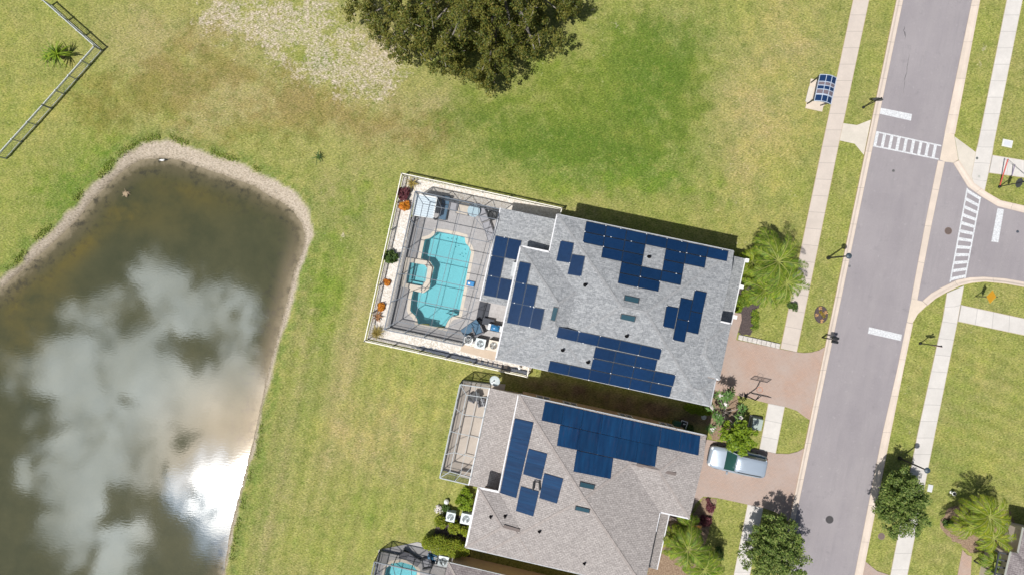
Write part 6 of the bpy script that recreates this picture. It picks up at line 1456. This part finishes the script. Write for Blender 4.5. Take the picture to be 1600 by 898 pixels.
def hedge(name, pxc, z, h, label, mat, seed, wpx, lpx, size=.11, ang=None):
    r = np.random.default_rng(seed); c_ = P(*pxc, h); c_.z = 0; th = thing(name, label, 'hedge', c_); ang = ANG if ang is None else ang; ax = np.array([math.cos(ang), math.sin(ang), 0]); ay = np.array([-math.sin(ang), math.cos(ang), 0])
    n = int(9000 * wpx * lpx / 6) ; cs = []
    t_ = r.uniform(-1, 1, n); s_ = r.uniform(-1, 1, n); z_ = r.random(n) ** .35 * h
    edge = np.sqrt(np.clip(1 - np.abs(t_) ** 3.5, 0, 1)); wv = 1 + .12 * np.sin(t_ * 9 + seed) + .07 * r.normal(size=n)
    cs = np.array(c_)[None] + ax[None] * (t_ * lpx / 2)[:, None] + ay[None] * (s_ * wpx / 2 * edge * wv)[:, None]; cs[:, 2] = z_ * (1 - .18 * np.abs(s_) ** 3) + .04 * np.sin(t_ * 14) + r.normal(size=n) * .04
    leaf_mesh('leaves', leaf_quads(cs, size, r, .6), mat, th)
    mb = MB()
    for k in range(6):
        p = c_ + Vector(ax) * (lpx * (k - 2.5) / 6); mb.tube([p - Vector((0, 0, .05)), p + Vector((.05, .03, h * .75))], [.04, .015], 5)
    mb.build('stems', bark, th)
hedge('hedge', (696, 856.5), 0, 1.5, 'long clipped yellow green hedge west of the brown roofed house', hedge_l, 61, 1.35, 4.0)
hedge('hedge', (1092, 640), 0, .7, 'bright lime hedge along the south wall near the front of the grey roofed house', lime_l, 62, .8, 2.3)
bush((686, 794), (.35, .3), .45, 'pale cream flowering plant on the lawn beside the free standing cooling unit', blossom, 47, n=8, size=.12, name='flower_clump', per=26)
bush((697, 793), (.4, .3), .4, 'low dark green plant between the white ball pot and the cooling unit', green_l, 48, n=10)
# plumeria with bare grey limbs, broad leaves and white blossom
th_ = thing('plumeria_tree', 'broad leaved tree with white blossoms at the front corner of the grey roofed house', 'tree', P(1128, 642)); r = np.random.default_rng(71); cl = []; bl_ = []; tips = []
for k in range(16):
    a = r.uniform(0, 6.283); q = r.random() ** .5 * 1.75; z_ = r.uniform(1.6, 3.3); c_ = P(1133, 646, z_); p = Vector((c_.x + q * math.cos(a) * .9, c_.y + q * math.sin(a) * 1.1, z_)); tips.append(p); bl_.append((p.x + .1, p.y, z_ + .12, .16))
    for j in range(10): b_ = j * .63 + k; cl.append((p, b_))
branches(P(1128, 642), tips, .09, M('plumeria_bark', (.34, .30, .27), .8), th_, split=.3, seed=3)
cs, dr = [], []
for p, b_ in cl: cs.append((p.x + .26 * math.cos(b_), p.y + .26 * math.sin(b_), p.z + .02 * math.sin(b_ * 3))); dr.append((math.cos(b_), math.sin(b_), -.1))
leaf_mesh('leaves', leaf_quads(np.array(cs), .50, r, 1.3, .30, .2, np.array(dr)), grey_l, th_); leaf_mesh('blossom', clump_cloud([b_ for i, b_ in enumerate(bl_) if i % 2 == 0], 16, .13, r, .6, .8, .8), blossom, th_)
# low planting by the entry and mulch beds
bush((1164, 466), (1.0, .62), .75, 'feathery yellow green shrub bordering the dark mulch bed from the north', palm_l, 81, n=40, size=.2, aspect=.25)
bush((1152, 480), (.35, .35), .5, 'small round leafed shrub by the porch post at the entry path', lime_l, 82, n=14)
bush((1179, 500), (.30, 1.1), .35, 'low pale green edging plant between the dark mulch and the lawn', palm_l, 83, n=26, size=.12)
bush((1168, 404), (.42, .36), .6, 'small lime shrub at the north east corner of the grey roof', lime_l, 84, n=14)
bush((1236, 478), (.5, .4), .8, 'leafy sprig at the edge of the west pavement, below the palms', green_l, 85, n=10)
bush((1100, 812), (.6, .5), .55, 'dark purple shrub in the brown bed beside the narrow lawn strip', purple_l, 86, n=20)
bush((1108, 790), (.35, .9), .4, 'purple groundcover along the brown mulch edge by the driveway', purple_l, 87, n=16)
bush((1068, 805), (.7, .5), .8, 'dark green shrub directly under the brown front eave', green_l, 88, n=24)
bush((1120, 862), (.45, .8), .7, 'dark green shrub at the lawn strip near the bottom edge', green_l, 89, n=22)
bush((1526, 818), (.45, .4), .6, 'purple grey shrub in the middle of the bottom right bed', purple_l, 90, n=16)
bush((1478, 817), (.5, .35), .5, 'small dark green shrub at the western tip of the bottom right bed', green_l, 91, n=14)
bush((1071, 668), (.8, .45), .5, 'dark green shrub in the shade right of the white edged crate', green_l, 92, n=22)
# oval flower bed in the verge
q = P(1283, 491); mb = MB(); mb.lathe((0, 0, 0), [(.62, -.02), (.58, .05), (.2, .09)], 26); v_ = [(x * .95 + 0, y * 1.2, z) for x, y, z in mb.v]; mb.v = [(q.x + x, q.y + y, z) for x, y, z in v_]
fb = thing('flower_bed', 'oval dark mulch bed with orange flowers in the west verge', 'flower bed', q); mb.build('mulch', mulch_shade_m, fb)
r = np.random.default_rng(95)
for nm, pts_, m_, sz in (('orange_flowers', [(1281, 481), (1276, 492), (1283, 501), (1289, 488)], leaf('peach_flowers', [(.62, .36, .16), (.7, .45, .2)], trans=.1), .09), ('yellow_flowers', [(1284, 490), (1286, 494), (1281, 487)], leaf('dark_gold_flowers', [(.10, .12, .02), (.36, .28, .02), (.5, .2, .02)], trans=.1), .1)):
    for (u, v) in pts_: p = P(u, v); leaf_mesh(nm[:-1] + '_clump', clump_cloud([(p.x, p.y, .12, .17)], 46, sz, r, .5), m_, fb)
# green weeds spilling in the fringe of the bank, a sapling, bird, snag
strappy((498, 246), .25, .7, 14, .05, 'tiny sapling standing alone on the rough grass right of the pond', green_l, 97, name='sapling', cat='sapling')
q = P(255.5, 251, -.3); bd = thing('egret', 'small white wading bird at the top shore of the pond', 'bird', (q.x, q.y, WZ)); mb = MB(); mb.ellipsoid((0, 0, .32), (.20, .09, .09), 12, 8); mb.tube([(.14, 0, .36), (.22, 0, .48), (.20, 0, .58), (.27, 0, .62)], [.045, .03, .025, .035], 8); mb.tube([(.27, 0, .62), (.38, 0, .60)], [.015, .003], 6)
mb.tube([(-.15, 0, .33), (-.32, 0, .27)], [.05, .01], 6)
for s_ in (-1, 1): mb.tube([(0, s_ * .04, .26), (-.02, s_ * .04, .12), (0, s_ * .04, 0)], [.014, .009, .009], 5)
mb.build('body', white, bd, True, True)
q = P(198, 303, WZ); sn = thing('dead_clump', 'tan clump of dead reeds sticking out of the pond near its top', 'dead plant', (q.x, q.y, WZ)); mb = MB(); R_ = random.Random(4)
vs = [];
n = 14
for k in range(n): a = 2 * math.pi * k / n; rr_ = R_.uniform(.2, .48); vs.append((rr_ * math.cos(a), rr_ * math.sin(a), -.05))
for k in range(n): a = 2 * math.pi * k / n; rr_ = R_.uniform(.1, .25); vs.append((rr_ * math.cos(a), rr_ * math.sin(a), R_.uniform(.08, .16)))
mb.add(vs, [(k, (k + 1) % n, n + (k + 1) % n, n + k) for k in range(n)] + [tuple(range(n, 2 * n))]); mb.build('root_mat', M('dead_reed', (.30, .23, .15), .95, var=.25, vscale=12, bump=.6), sn, True); mb = MB()
for k in range(16): a = R_.uniform(0, 6.28); mb.tube([(.1 * math.cos(a), .1 * math.sin(a), .05), (R_.uniform(.25, .55) * math.cos(a), R_.uniform(.25, .55) * math.sin(a), R_.uniform(.05, .25))], [.02, .006], 4)
mb.build('dead_stalks', M('dead_reed_stalk', (.36, .28, .19), .95), sn, True)
# fringe of longer grass along the bank (uncountable)
r = np.random.default_rng(99); L_ = polyO; cs = []
for i in range(len(L_)):
    a, b_ = L_[i], L_[(i + 1) % len(L_)]
    if max(abs(a.x), abs(b_.x)) > 46 or min(a.y, b_.y) < -27: continue
    n = int((b_ - a).length * 120); e = (b_ - a).normalized(); nn = Vector((-e.y, e.x, 0))
    for _ in range(n):
        o_f = r.normal() * .16 + .12; p = a.lerp(b_, r.random()) ; s_ = 1 if sdf(np.array([p.x + nn.x * .3]), np.array([p.y + nn.y * .3]), polyO)[0] > 0 else -1
        k = vnoise(np.array([p.x * .9 + 40]), np.array([p.y * .9 + 40]), 77)[0]
        if k > .45 and p.x < -21 + (p.y < -5) * 0 and r.random() < (.9 if p.y > 2 else .35): cs.append((p.x + nn.x * s_ * o_f, p.y + nn.y * s_ * o_f, .06))
cs = np.array(cs); org = thing('tmp', None, None); vq = leaf_quads(cs, .16, r, .35, .35); rd = np_mesh('bank_grass', vq, np.arange(len(vq)).reshape(-1, 4), leaf('bank_grass_blades', [(.12, .19, .02), (.22, .30, .04), (.28, .33, .06), (.34, .30, .12)], trans=.2)); tag(rd, kind='stuff'); bpy.data.objects.remove(org)
